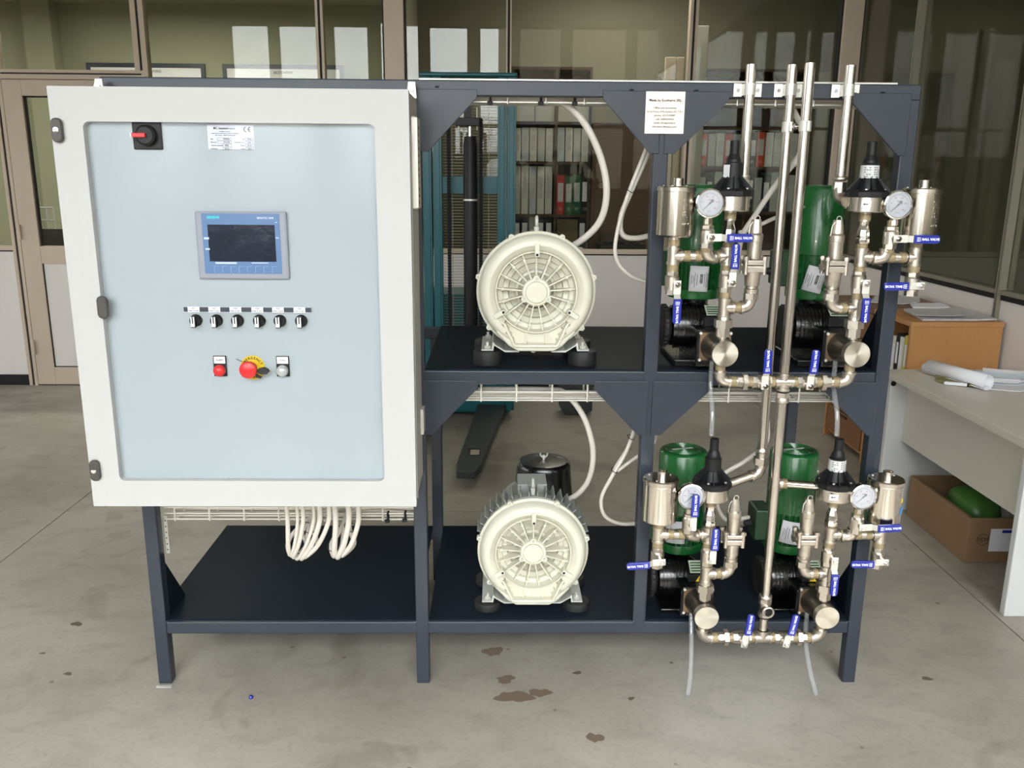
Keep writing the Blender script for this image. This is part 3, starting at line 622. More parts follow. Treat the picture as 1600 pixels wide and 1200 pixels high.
# ================================================================== SIDE CHANNEL BLOWERS
def make_blower(lower):
    b = empty('side_channel_blower', (0, 0, 0), 'x', 'blower')
    # cover, turned about the y axis. -y faces the viewer
    prof = [(0.165, 0.012), (0.165, 0.0), (0.160, -0.003), (0.1585, -0.004), (0.156, -0.018), (0.149, -0.031), (0.139, -0.037), (0.129, -0.037), (0.119, -0.030), (0.113, -0.020),
            (0.1125, -0.026), (0.1095, -0.026), (0.1085, -0.012), (0.105, 0.002), (0.094, 0.006), (0.091, 0.016), (0.078, 0.018), (0.075, 0.028), (0.060, 0.030), (0.057, 0.020), (0.050, 0.018), (0.048, 0.028), (0.036, 0.028)]
    vc = G().lathe(prof, (0, 0, 0), 'y', 144, cap=False)
    def inside(x, z): return -0.147 < z < -0.083 and abs(x) < 0.055+(z+0.145)*0.55
    vc.v = [(x, max(y, -0.008) if inside(x, z) and (x*x+z*z)**0.5 > 0.1135 else y, z) for x, y, z in vc.v]
    vc.build('volute_cover', cream, b, ang=34)
    for x in (-0.030, 0.030): G().prism([(x*0.85-0.0018, -0.108), (x*0.85+0.0018, -0.108), (x+0.0018, -0.146), (x-0.0018, -0.146)], -0.020, -0.006).build('rib', cream, b, smooth=False)
    g = G()
    for k in range(17):
        a = PI/2 + 2*PI*k/17
        u = Vector((math.cos(a), 0, math.sin(a))); w_ = Vector((-math.sin(a), 0, math.cos(a)))
        M = Matrix(((u.x, 0, w_.x, 0), (0, 1, 0, 0), (u.z, 0, w_.z, 0), (0, 0, 0, 1)))
        G().bb(0.034, 0.1095, -0.014, 0.022, -0.0017, 0.0017, M=M).build('rib', cream, b, smooth=False)
        if k % 17 not in (0, 6, 11):
            G().rod(u*0.093+Vector((0, -0.018, 0)), u*0.093+Vector((0, 0.0, 0)), 0.0042, n=10).build('rib_boss', cream, b)
    G().lathe([(0.040, 0.028), (0.040, -0.012), (0.037, -0.018), (0.031, -0.019), (0.0305, -0.0165), (0.029, -0.0165), (0.0285, -0.021), (0.0005, -0.022)], (0, 0, 0), 'y', 44).build('hub', cream, b)
    for a in (PI/2, PI/2+2*PI/3, PI/2-2*PI/3):
        u = Vector((math.cos(a), 0, math.sin(a)))
        lug = G().rod(u*0.038+Vector((0, 0.0, 0)), u*0.038+Vector((0, -0.020, 0)), 0.0088, n=14).build('hub_lug', cream, b)
        G().hexn(u*0.038+Vector((0, -0.020, 0)), u*0.038+Vector((0, -0.0235, 0)), 0.0042).build('screw', creamd, lug)
        w_ = Vector((-math.sin(a), 0, math.cos(a)))
        M = Matrix(((u.x, 0, w_.x, 0), (0, 1, 0, 0), (u.z, 0, w_.z, 0), (0, 0, 0, 1)))
        br = G().bb(0.099, 0.134, -0.043, -0.010, -0.0066, 0.0066, M=M).build('lifting_bracket', cream, b, smooth=False, bevel=0.002)
        G().rod(u*0.1045+Vector((0, -0.0415, 0)), u*0.1045+Vector((0, -0.0438, 0)), 0.0036, n=12).build('threaded_hole', darkhole, br)
    # rim ears with bolts
    for deg in (115, 65, 166, 14, 218, -38, -92):
        a = math.radians(deg); u = Vector((math.cos(a), 0, math.sin(a))); w_ = Vector((-math.sin(a), 0, math.cos(a)))
        g = G(); pts = [u*0.158+w_*-0.012, u*0.158+w_*0.012, u*0.172+w_*0.0045, u*0.172-w_*0.0045]
        g.add([p+Vector((0, y, 0)) for y in (-0.007, 0.012) for p in pts], [(0, 1, 2, 3), (7, 6, 5, 4), (0, 4, 5, 1), (1, 5, 6, 2), (2, 6, 7, 3), (3, 7, 4, 0)])
        e = g.build('rim_ear', cream, b, smooth=False, bevel=0.002)
        G().rod(u*0.1655+Vector((0, -0.007, 0)), u*0.1655+Vector((0, -0.011, 0)), 0.0036, n=10).build('bolt', creamd, e)
    # flattened port section at the bottom
    G().prism([(-0.088, -0.085), (-0.055, -0.145), (0.055, -0.145), (0.088, -0.085), (0.112, -0.108), (0.075, -0.148), (0.05, -0.1635), (-0.05, -0.1635), (-0.075, -0.148), (-0.112, -0.108)], -0.031, 0.0).build('port_housing', cream, b, smooth=False, bevel=0.006)
    G().prism([(-0.086, -0.083), (-0.056, -0.148), (0.056, -0.148), (0.086, -0.083), (0.072, -0.087), (0.040, -0.105), (0.0, -0.1125), (-0.040, -0.105), (-0.072, -0.087)], -0.0115, -0.004).build('port_floor', cream, b, smooth=False)
    for s_ in (-1, 1):
        P = [(s_*0.095, -0.078), (s_*0.0625, -0.150), (s_*0.0545, -0.150), (s_*0.0835, -0.084)]
        G().prism(P if s_ > 0 else P[::-1], -0.0385, -0.006).build('port_edge', cream, b, smooth=False, bevel=0.004)
    G().prism([(-0.060, -0.143), (0.060, -0.143), (0.060, -0.152), (-0.060, -0.152)], -0.0385, -0.006).build('port_edge', cream, b, smooth=False, bevel=0.004)
    # rear half of the housing, finned
    G().lathe([(0.158, 0.036), (0.155, 0.040), (0.155, 0.075), (0.13, 0.10), (0.11, 0.105)], (0, 0, 0), 'y', 56).build('rear_housing', motorg, b, ang=34)
    for k in range(26):
        a = math.radians(-18+k*8.64); u = Vector((math.cos(a), 0, math.sin(a))); w_ = Vector((-math.sin(a), 0, math.cos(a)))
        M = Matrix(((u.x, 0, w_.x, 0), (0, 1, 0, 0), (u.z, 0, w_.z, 0), (0, 0, 0, 1)))
        fr_ = 0.174 if lower and 8 < math.degrees(a) < 172 else 0.163
        G().bb(0.150, fr_, 0.03, 0.12, -0.0015, 0.0015, M=M).build('cooling_fin', motorg, b, smooth=False)
    G().lathe([(0.11, 0.10), (0.11, 0.30), (0.10, 0.315), (0.10, 0.36), (0.07, 0.375)], (0, 0, 0), 'y', 40).build('motor_body', motorg, b)
    tb = (G().bb(-0.045, 0.045, 0.10, 0.20, 0.12, 0.172) if lower else G().bb(0.09, 0.14, 0.14, 0.24, -0.02, 0.07)).build('terminal_box', motorg, b, smooth=False, bevel=0.003)
    for x in (-0.037, 0.037):
        for z in (0.137, 0.158) if lower else (): G().bb(x-0.007, x+0.007, 0.0985, 0.1, z-0.0015, z+0.0015).build('slot', creamd, tb, smooth=False)
    ey = 0.06 if lower else 0.02
    eb = G().rod((0, ey, 0.155), (0, ey, 0.176), 0.008, n=14).ring((0, ey, 0.190), 0.0125, 0.0042, 'x', 20, 8)
    eb.build('eye_bolt', creamd, b)
    # inlet filter canister behind, with wing nut
    if lower:
      cf = G().lathe([(0.105, 0.0), (0.105, 0.02), (0.098, 0.03), (0.090, 0.13), (0.088, 0.142), (0.080, 0.150), (0.05, 0.153), (0.0005, 0.154)], (0.048, 0.36, 0.012), 'z', 40).build('filter_canister', blackg, b)
      wn = G().rod((0.048, 0.36, 0.163), (0.048, 0.36, 0.180), 0.005, n=10)
      for s_ in (-1, 1): wn.tube([(0.048+s_*0.003, 0.36, 0.171), (0.048+s_*0.011, 0.36, 0.179), (0.048+s_*0.012, 0.36, 0.187)], 0.003, 8)
      wn.build('wing_nut', zinc, cf)
    # feet
    for s_ in (-1, 1):
        g = G(); P = [(s_*0.045, -0.166), (s_*0.085, -0.166), (s_*0.112, -0.150), (s_*0.118, -0.142), (s_*0.120, -0.146), (s_*0.122, -0.163), (s_*0.1515, -0.163), (s_*0.1515, -0.167), (s_*0.118, -0.167), (s_*0.1155, -0.152), (s_*0.085, -0.171), (s_*0.045, -0.171)]
        if s_ < 0: P = P[::-1]
        g.prism(P, -0.004, 0.20).build('foot_bracket', creamd, b, smooth=False)
        for y in (0.015, 0.175):
            mt = G().lathe([(0.0385, 0), (0.040, 0.004), (0.040, 0.044), (0.0385, 0.048)], (s_*0.1345, y, -0.2165), 'z', 28).build('rubber_mount', rubber, b)
            G().rod((s_*0.1345, y, -0.168), (s_*0.1345, y, -0.145), 0.0042, n=10).hexn((s_*0.1345, y, -0.163), (s_*0.1345, y, -0.155), 0.0095).build('mounting_bolt', zinc, mt)
    return b
bl = make_blower(False); bl.location = (1.112, 0.075, Z2+0.003+0.2165-0.010); 
bl['label'] = 'cream round side channel blower standing on the upper shelf'
bl2 = make_blower(True); bl2.location = (1.114, 0.075, Z1+0.003+0.2165-0.026); bl2['label'] = 'cream round side channel blower standing on the lower shelf'

# ================================================================== METERING PUMPS AND PIPEWORK
ST = -0.07                                   # depth of the pipe stacks in front of the rack
STACKS = {'UL': (1.600, Z2, -1), 'UR': (1.947, Z2, 1), 'LL': (1.598, Z1, -1), 'LR': (1.940, Z1, 1)}
WHERE = {'UL': 'upper left', 'UR': 'upper right', 'LL': 'lower left', 'LR': 'lower right'}

def make_pump(upper, label_dx, label_rot):
    p = empty('metering_pump', (0, 0, 0), 'x', 'pump')
    h = 0.027 if upper else 0.0
    R = 0.0725
    # base casting on the shelf
    G().bb(-0.075, 0.060, -0.15, 0.075, 0, 0.012+h*0.3).build('base_plate', blackg, p, smooth=False, bevel=0.003)
    gy = -0.055
    body = G().lathe([(0.040, -0.082), (0.058, -0.074), (0.062, -0.05), (0.062, 0.030), (0.052, 0.045), (0.03, 0.052)], (0, gy, 0.075+h), 'x', 40)
    body = body.build('gearbox', blackg, p)
    for k in range(7):
        x = -0.064+k*0.011; G().lathe([(0.0655, 0), (0.0655, 0.003)], (x, gy, 0.075+h), 'x', 40).build('gearbox_fin', blackg, body)
    G().bb(-0.028, 0.058, -0.195, 0.03, 0.010, 0.098+h*0.6).build('crankcase', blackg, p, smooth=False, bevel=0.006)
    kn = G().lathe([(0.056, 0), (0.060, 0.004), (0.060, 0.014), (0.052, 0.022)], (-0.102, gy, 0.075+h), 'x', 32).build('stroke_knob', rubber, p)
    for k in range(24):
        a = 2*PI*k/24; G().rod((-0.100, gy+0.060*math.cos(a), 0.075+h+0.060*math.sin(a)), (-0.088, gy+0.060*math.cos(a), 0.075+h+0.060*math.sin(a)), 0.0025, n=6).build('grip_ridge', rubber, kn)
    G().lathe([(0.058, 0.10+h*0.5), (0.040, 0.112+h*0.5), (0.043, 0.146+h), (0.056, 0.152+h)], (0, 0, 0), 'z', 36).build('lantern', blackg, p)
    # name plates on the sloping top
    np_ = G().bb(-0.026, 0.030, -0.022, 0.022, 0, 0.001).build('name_plate', mat('plate_green', (182, 196, 176), 0.4) if 'plate_green' not in MATS else MATS['plate_green'], p, (0.036, -0.118, 0.135+h*0.75), smooth=False)
    np_.rotation_euler = (0.55, 0, 0)
    for k in range(4): G().bb(-0.022, 0.026, -0.017+k*0.0095, -0.0135+k*0.0095, 0.001, 0.0016).build('print_line', MATS['green_plastic'], np_, smooth=False)
    G().bb(0.004, 0.070, -0.145, -0.075, 0.098+h*0.6, 0.121+h*0.75).build('plate_carrier', blackp, p, smooth=False, bevel=0.002)
    if not upper:
        wt = G().prism([(-0.011, -0.009), (0.011, -0.009), (0, 0.010)], -0.0006, 0).build('warning_triangle', yellow, p, (0.036, -0.1462, 0.110), smooth=False)
        G().prism([(-0.0015, -0.004), (0.0015, -0.004), (0.001, 0.004), (-0.001, 0.004)], -0.0009, -0.0006).build('warning_mark', ink, wt, smooth=False)
    # head: square flange facing the viewer
    hx, hz = 0.022, 0.070
    fl = G().bb(hx-0.048, hx+0.044, -0.208, -0.200, hz-0.042, hz+0.042).build('head_flange', blackp, p, smooth=False, bevel=0.002)
    G().bb(hx-0.044, hx+0.040, -0.2085, -0.2075, hz-0.038, hz+0.038).build('flange_edge', mat('bronze', (140, 118, 96), 0.35, 0.8) if 'bronze' not in MATS else MATS['bronze'], fl, smooth=False)
    for x in (hx-0.043, hx+0.039):
        for z in (hz-0.037, hz+0.037): G().hexn((x, -0.2085, z), (x, -0.213, z), 0.0042).build('bolt', zinc, fl)
    hd = G().lathe([(0.042, -0.209), (0.040, -0.222), (0.034, -0.240), (0.034, -0.268), (0.0345, -0.290)], (hx, 0, hz), 'y', 40).build('liquid_end', mat('head_shade_brown', (96, 88, 80), 0.35, 0.8) if 'head_shade_brown' not in MATS else MATS['head_shade_brown'], p)  # shade on the head cylinder is put into this dark brown
    G().lathe([(0.0345, -0.290), (0.0345, -0.3095), (0.0335, -0.3105), (0.0005, -0.3105)], (hx, 0, hz), 'y', 48).build('end_disc', turned, p)
    # motor
    zb, zt = 0.152+h, 0.469+h
    G().lathe([(R+0.001, zb), (R+0.003, zb+0.004), (R+0.003, zb+0.028), (R-0.012, zb+0.030)], (0, 0, 0), 'z', 48).build('motor_flange', green, p)
    core = G().lathe([(R-0.012, zb+0.02), (R-0.012, zb+0.15)], (0, 0, 0), 'z', 40).build('stator', green, p)
    for k in range(30):
        a = 2*PI*k/30; M = Matrix.Rotation(a, 4, 'Z')
        G().bb(R-0.014, R+0.0005, -0.0013, 0.0013, zb+0.026, zb+0.135, M=M).build('cooling_fin', green, core, smooth=False)
    G().lathe([(R-0.003, zb+0.125), (R, zb+0.127), (R, zt-0.008), (R-0.004, zt-0.002), (R-0.010, zt)], (0, 0, 0), 'z', 56).build('fan_cover', green, p)
    gr = G().lathe([(R-0.010, zt-0.0008), (R-0.010, zt+0.0006), (0.0005, zt+0.0006)], (0, 0, 0), 'z', 40).build('fan_grille', greend, p)
    for k in range(8):
        rr = 0.008+k*0.0068; G().ring((0, 0, zt+0.001), rr, 0.0014, 'z', 30, 5).build('grille_ring', green, gr)
    G().bb(-0.038, 0.030, -0.004, 0.004, zt+0.001, zt+0.0026).build('grille_badge', creamd, gr, smooth=False).rotation_euler = (0, 0, 0.25)
    for a in (-0.6, -2.5):
        G().hexn((R*math.cos(a)*0.99, R*math.sin(a)*0.99, zb+0.26), ((R+0.004)*math.cos(a), (R+0.004)*math.sin(a), zb+0.26), 0.004).build('screw', zinc, p)
    jb = G().bb(-0.118, -0.068, -0.045, 0.045, zb+0.035, zb+0.135).build('terminal_box', greend, p, smooth=False, bevel=0.006)
    G().lathe([(0.011, 0), (0.011, -0.014), (0.0075, -0.022)], (-0.118, 0.0, zb+0.075), 'x', 16).build('cable_gland', rubber, jb)
    # delivery note taped round the motor
    g = G(); n = 8; wv = 0.052 if upper else 0.058; hv = 0.072; vs = []
    for j in range(2):
        for i in range(n+1):
            u_ = (i/n-0.5)*wv; v_ = (j-0.5)*hv; x_ = u_*math.cos(label_rot)-v_*math.sin(label_rot); z_ = u_*math.sin(label_rot)+v_*math.cos(label_rot)
            a = (x_+label_dx)/(R+0.003); vs.append(((R+0.006)*math.sin(a), -(R+0.006)*math.cos(a)-0.002, z_+zb+(0.06 if upper else 0.075)))
    g.add(vs, [(i, i+1, n+2+i, n+1+i) for i in range(n)])
    lb = g.build('delivery_note', paper, p); sm = lb.modifiers.new('thick', 'SOLIDIFY'); sm.thickness = 0.0006; sm.offset = 1
    bc = G(); random.seed(3); x = -0.013
    def onm(u_, v_):
        x_ = u_*math.cos(label_rot)-v_*math.sin(label_rot); z_ = u_*math.sin(label_rot)+v_*math.cos(label_rot); a = (x_+label_dx)/(R+0.003)
        return ((R+0.0072)*math.sin(a), -(R+0.0072)*math.cos(a)-0.0022, z_+zb+(0.06 if upper else 0.075))
    while x < 0.013:
        w_ = random.choice([0.0006, 0.001, 0.0016])
        bc.add([onm(0.002, x), onm(0.010, x), onm(0.010, x+w_), onm(0.002, x+w_)], [(0, 1, 2, 3)]); x += w_+random.choice([0.0006, 0.001])
    for k in range(7):
        u_ = [-0.021, -0.016, -0.012, -0.006, 0.014, 0.019, 0.023][k]; l_ = random.uniform(0.012, 0.026)
        bc.add([onm(u_, -l_), onm(u_+0.0012, -l_), onm(u_+0.0012, l_*0.7), onm(u_, l_*0.7)], [(0, 1, 2, 3)])
    bc.build('barcode_print', ink, lb, smooth=False)
    return p
PUMPL = {'UL': 'green-topped metering pump on the upper shelf beside the middle post',
         'UR': 'green-topped metering pump on the upper shelf next to the right end post',
         'LL': 'green-topped metering pump on the lower shelf beside the middle post',
         'LR': 'green-topped metering pump on the lower shelf next to the right end post'}
for k, (xs_, zs, m_) in STACKS.items():
    p = make_pump(k[0] == 'U', {'UL': -0.004, 'UR': -0.022, 'LL': -0.03, 'LR': -0.018}[k], {'UL': -0.03, 'UR': -0.22, 'LL': 0.05, 'LR': -0.12}[k])
    p.location = (xs_-0.022, 0.2, zs+0.003); p['label'] = PUMPL[k]; p['group'] = 'metering pumps'

def hx_nip(g_name, parent, p0, p1, r=0.0135, m=None):
    p0, p1 = Vector(p0), Vector(p1); o = G().rod(p0, p1, r, n=18).build(g_name, m or cast, parent)
    if m is None:
        L_ = (p1-p0).length; a_ = (p1-p0)/L_; h_ = min(L_*0.42, 0.008)
        for c_ in ([0.5] if L_ < 0.03 else [0.22, 0.78]): G().rod(p0+a_*(L_*c_-h_), p0+a_*(L_*c_+h_), r+0.0007, n=18).build('thread_seal', brass, o)
    return o
def tee(parent, c, run, br, r=0.0155, L=0.020, name='tee'):
    c = Vector(c); run = Vector(run); br = Vector(br)
    g = G().rod(c-run*L, c+run*L, r, n=20).rod(c, c+br*L, r, n=20)
    for d in (run, -run, br): g.rod(c+d*(L-0.006), c+d*L, r*1.14, n=20)
    return g.build(name, cast, parent)
def elbow(parent, c, d0, d1, r=0.0150, L=0.024, name='elbow'):
    c = Vector(c); d0 = Vector(d0); d1 = Vector(d1); pts = []
    for i in range(9):
        t = i/8; pts.append((c+d0*L)*(1-t)**2 + c*2*t*(1-t) + (c+d1*L)*t*t)
    g = G().tube(pts, r, 16)
    for d in (d0, d1): g.rod(c+d*(L-0.004), c+d*(L+0.002), r*1.15, n=20)
    return g.build(name, cast, parent)

def ball_valve(pos, axis, ang, label, L=0.030, front=-1, stem_dx=0.008):
    """axis 'v' or 'h': flow direction; ang: handle direction in the x-z plane (deg)"""
    v = empty('ball_valve', pos, label, 'valve', 'ball valves with blue handles')
    a = Vector((0, 0, 1)) if axis == 'v' else Vector((1, 0, 0))
    g = G().rod(-a*L*0.55, a*L*0.55, 0.0185, n=24); g.lathe([(0.0185, 0.016), (0.016, 0.02)], (0, 0, 0), a, 24)
    g.build('body', cast, v)
    G().hexn(-a*L, -a*L*0.5, 0.0165).build('hexagon_end', cast, v); G().hexn(a*L*0.5, a*L, 0.0165).build('hexagon_end', cast, v)
    off = Vector((stem_dx, 0, 0)) if axis == 'v' else Vector((0, 0, -0.004))
    G().rod(off+Vector((0, -0.010, 0)), off+Vector((0, -0.031, 0)), 0.0095, n=16).build('stem', cast, v)
    q = math.radians(ang); d = Vector((math.cos(q), 0, math.sin(q))); p_ = Vector((-math.sin(q), 0, math.cos(q)))
    M = Matrix(((d.x, 0, p_.x, off.x), (0, 1, 0, 0), (d.z, 0, p_.z, off.z), (0, 0, 0, 1)))
    h = G()
    h.bb(-0.010, 0.026, -0.0335, -0.031, -0.0095, 0.0095, M=M)
    h.add([M @ Vector(c) for c in [(0.026, -0.0335, -0.0085), (0.026, -0.0335, 0.0085), (0.026, -0.031, 0.0085), (0.026, -0.031, -0.0085), (0.038, -0.0435, -0.0085), (0.038, -0.0435, 0.0085), (0.038, -0.041, 0.0085), (0.038, -0.041, -0.0085)]],
          [(0, 1, 5, 4), (3, 7, 6, 2), (0, 4, 7, 3), (1, 2, 6, 5), (0, 3, 2, 1), (4, 5, 6, 7)])
    ha = h.build('handle', zinc, v, smooth=False, bevel=0.0008)
    G().hexn(off+Vector((0, -0.0335, 0)), off+Vector((0, -0.0405, 0)), 0.0075).rod(off+Vector((0, -0.0405, 0)), off+Vector((0, -0.0445, 0)), 0.0036, n=12).build('nut', chrome, v)
    L0, L1, hw = 0.036, 0.101, 0.0105
    pts = [(L0, -hw), (L1-0.006, -hw), (L1-0.001, -hw+0.004), (L1, 0), (L1-0.001, hw-0.004), (L1-0.006, hw), (L0, hw)]
    gr = G().prism(pts, -0.0475, -0.0395, M=M).build('grip', bluep, ha, smooth=False, bevel=0.0018)
    c = M @ Vector(((L0+L1)/2+0.008, -0.0478, 0)); t = text('BALL VALVE', 0.0082, inkw, ha, c, rot=q, bold=0.00035)
    b = G()
    for z in (-0.004, 0.0, 0.004): b.bb(L0+0.006, L0+0.013, -0.0479, -0.0474, z-0.0010, z+0.0010, M=M)
    b.bb(L0+0.0145, L0+0.0155, -0.0479, -0.0474, -0.005, 0.005, M=M)
    b.build('printed_mark', inkw, ha, smooth=False)
    return v

def silencer(pos, label, sticker):
    s_ = empty('pulsation_damper', pos, label, 'damper', 'stainless pulsation dampers')
    R = 0.0475
    b = G().lathe([(0.020, 0), (R-0.006, 0.001), (R, 0.006), (R, 0.112)], (0, 0, 0), 'z', 56).build('canister', polish, s_)
    G().lathe([(R-0.001, 0.112), (R-0.001, 0.1145), (R+0.0015, 0.1155), (R+0.0015, 0.125), (R-0.002, 0.128), (0.008, 0.1285)], (0, 0, 0), 'z', 56).build('lid', steel, s_)
    G().lathe([(0.0135, 0.1285), (0.0135, 0.147), (0.0112, 0.148), (0.0112, 0.139), (0.0005, 0.139)], (0.003, 0, 0), 'z', 26).build('filling_port', steel, s_)
    for a in (0.6, 2.5, 4.2): G().rod((0.036*math.cos(a), 0.036*math.sin(a), 0.128), (0.036*math.cos(a), 0.036*math.sin(a), 0.1296), 0.0026, n=8).build('screw', zinc, s_)
    random.seed(5); g = G()
    for j in range(9):
        for i in range(4):
            a = math.radians(-90+14+i*6.5+random.uniform(-1, 1)); z = 0.035+j*0.0075
            for t in range(2):
                aa = a+math.radians(t*3); x, y = (R+0.0001)*math.cos(aa), (R+0.0001)*math.sin(aa); M = Matrix.Translation((x, y, z)) @ Matrix.Rotation(aa+PI/2, 4, 'Z') @ Matrix.Rotation(random.uniform(-0.3, 0.3), 4, 'Y')
                g.bb(-0.0013, 0.0013, -0.0004, 0.0002, -0.0022, 0.0022, M=M)
    g.build('stamped_print', steel, s_, smooth=False)['kind'] = 'stuff'
    if sticker:
        a = math.radians(-42); M = Matrix.Translation((R*math.cos(a), R*math.sin(a), 0.0)) @ Matrix.Rotation(a+PI/2, 4, 'Z')
        G().bb(-0.008, 0.008, -0.0010, 0.001, 0.035, 0.053, M=M).build('blue_sticker', mat('sticker_blue', (40, 130, 200), 0.4), s_, smooth=False)
        G().prism([(-0.007, 0.068), (0.007, 0.068), (0, 0.080)], -0.0010, 0.001, M=M).build('warning_sticker', yellow, s_, smooth=False)
    return s_

def gauge(pos, label):
    g_ = empty('pressure_gauge', pos, label, 'gauge', 'round pressure gauges')
    G().lathe([(0.0325, 0.026), (0.034, 0.022), (0.034, 0.004), (0.0365, 0.002), (0.0365, -0.004), (0.0335, -0.0055), (0.0315, -0.003), (0.031, 0.0)], (0, 0, 0), 'y', 48).build('case', chrome, g_)
    dl = G().lathe([(0.0312, 0.001), (0.0312, -0.0002), (0.0003, -0.0002)], (0, 0, 0), 'y', 40).build('dial', paper, g_)
    g = G()
    for k in range(51):
        a = math.radians(225-k*5.4); r0 = 0.0235 if k % 10 else 0.0215; u = Vector((math.cos(a), 0, math.sin(a))); w_ = Vector((-u.z, 0, u.x))
        M = Matrix(((u.x, 0, w_.x, 0), (0, 1, 0, 0), (u.z, 0, w_.z, 0), (0, 0, 0, 1))); g.bb(r0, 0.0258, -0.0007, -0.0002, -0.0003, 0.0003, M=M)
    g.build('scale_marks', ink, dl, smooth=False)['kind'] = 'stuff'
    for k, s_ in enumerate(['0', '20', '40', '60', '80', '100']):
        a = math.radians(225-k*54); text(s_, 0.0048, red, dl, (0.0178*math.cos(a), -0.0006, 0.0178*math.sin(a)))
    text('bar', 0.0052, ink, dl, (0, -0.0006, 0.0085)); text('CL 1.6', 0.0036, ink, dl, (0, -0.0006, -0.020))
    q = math.radians(226); M = Matrix(((math.cos(q), 0, -math.sin(q), 0), (0, 1, 0, 0), (math.sin(q), 0, math.cos(q), 0), (0, 0, 0, 1)))
    G().prism([(0.0245, 0.0003), (0, 0.0013), (-0.005, 0.0015), (-0.006, 0.0038), (-0.0118, 0.0030), (-0.0118, -0.0030), (-0.006, -0.0038), (-0.005, -0.0015), (0, -0.0013), (0.0245, -0.0003)], -0.0022, -0.0014, M=M).rod((0, -0.0025, 0), (0, -0.0005, 0), 0.0024, n=14).build('needle', ink, dl, smooth=False)
    G().lathe([(0.0314, -0.0033), (0.0314, -0.0042)], (0, 0, 0), 'y', 40).build('lens', clear, g_)
    G().rod((0, 0.012, -0.032), (0, 0.012, -0.042), 0.008, n=16).hexn((0, 0.012, -0.040), (0, 0.012, -0.052), 0.0095).build('stem', cast, g_)
    return g_

def bp_valve(pos, label, banded, side, port):
    v = empty('back_pressure_valve', pos, label, 'valve', 'black-capped back pressure valves')
    # origin: bottom of the steel ring
    rg = G().lathe([(0.044, 0), (0.046, 0.002), (0.046, 0.037)], (0, 0, 0), 'z', 56).build('steel_body', steel, v)
    G().lathe([(0.053, 0.037), (0.054, 0.040), (0.054, 0.050), (0.050, 0.054), (0.030, 0.056)], (0, 0, 0), 'z', 12, ang=PI/12).build('cap_flange', blackp, v, smooth=False)
    G().lathe([(0.031, 0.050), (0.0245, 0.078), (0.0225, 0.083), (0.0218, 0.116), (0.0218, 0.119), (0.0185, 0.121), (0.0180, 0.127), (0.0120, 0.141), (0.0118, 0.173), (0.008, 0.174), (0.008, 0.165), (0.0003, 0.165)], (0, 0, 0), 'z', 36).build('spring_housing', blackp, v, ang=14)
    for k in range(10):
        a = 2*PI*k/10+0.15; u = Vector((math.cos(a), math.sin(a), 0)); w_ = Vector((-u.y, u.x, 0))
        P = [(0.022, 0.050), (0.051, 0.052), (0.0525, 0.055), (0.0245, 0.086), (0.020, 0.086)]
        vs = [u*r+w_*s_+Vector((0, 0, z)) for s_ in (-0.0014, 0.0014) for r, z in P]
        G().add(vs, [(0, 1, 2, 3, 4), (9, 8, 7, 6, 5)]+[(i, i+5, (i+1) % 5+5, (i+1) % 5) for i in range(5)]).build('rib', blackp, v, smooth=False)
    for k in range(5):
        a = 2*PI*k/5+0.47; G().hexn((0.042*math.cos(a), 0.042*math.sin(a), 0.055), (0.042*math.cos(a), 0.042*math.sin(a), 0.058), 0.0035).build('bolt', zinc, v)
    if banded:
        bn = G().lathe([(0.0236, 0.084), (0.0226, 0.1155), (0.0222, 0.1155)], (0, 0, 0), 'z', 36, cap=False).build('label_band', mat('band', (206, 208, 208), 0.5) if 'band' not in MATS else MATS['band'], v)
        g = G(); random.seed(9)
        for j in range(5):
            for i in range(7):
                if random.random() < 0.25: continue
                a = math.radians(-140+i*15); z = 0.088+j*0.0055; R = 0.02375-(z-0.084)*0.032; x, y = R*math.cos(a), R*math.sin(a); M = Matrix.Translation((x, y, z)) @ Matrix.Rotation(a+PI/2, 4, 'Z')
                g.bb(-0.0022, 0.0018, -0.0003, 0.0002, -0.0008, 0.0008, M=M)
        g.build('band_print', ink, bn, smooth=False)['kind'] = 'stuff'
        ar = G().bb(-0.031, -0.002, -0.0455, -0.043, 0.012, 0.029).build('arrow_label', paper, v, smooth=False)
        G().prism([(-0.027, 0.0205), (-0.023, 0.0235), (-0.023, 0.0215), (-0.014, 0.0215), (-0.014, 0.0195), (-0.023, 0.0195), (-0.023, 0.0175)], -0.0459, -0.0454).build('arrow', ink, ar, smooth=False)
    else:
        a = math.radians(-150); M = Matrix.Translation((0.0225*math.cos(a), 0.0225*math.sin(a), 0.0)) @ Matrix.Rotation(a+PI/2, 4, 'Z')
        if pos[2] > 1: G().bb(-0.010, 0.010, -0.0014, 0.0, 0.083, 0.114, M=M).build('label_tag', MATS.get('band') or paper, v, smooth=False)
    if port:
        G().rod((0.044, -0.004, 0.02), (0.052, -0.005, 0.02), 0.0135, n=20).hexn((0.050, -0.005, 0.02), (0.064, -0.006, 0.02), 0.015).build('side_port', cast, v)
    return v

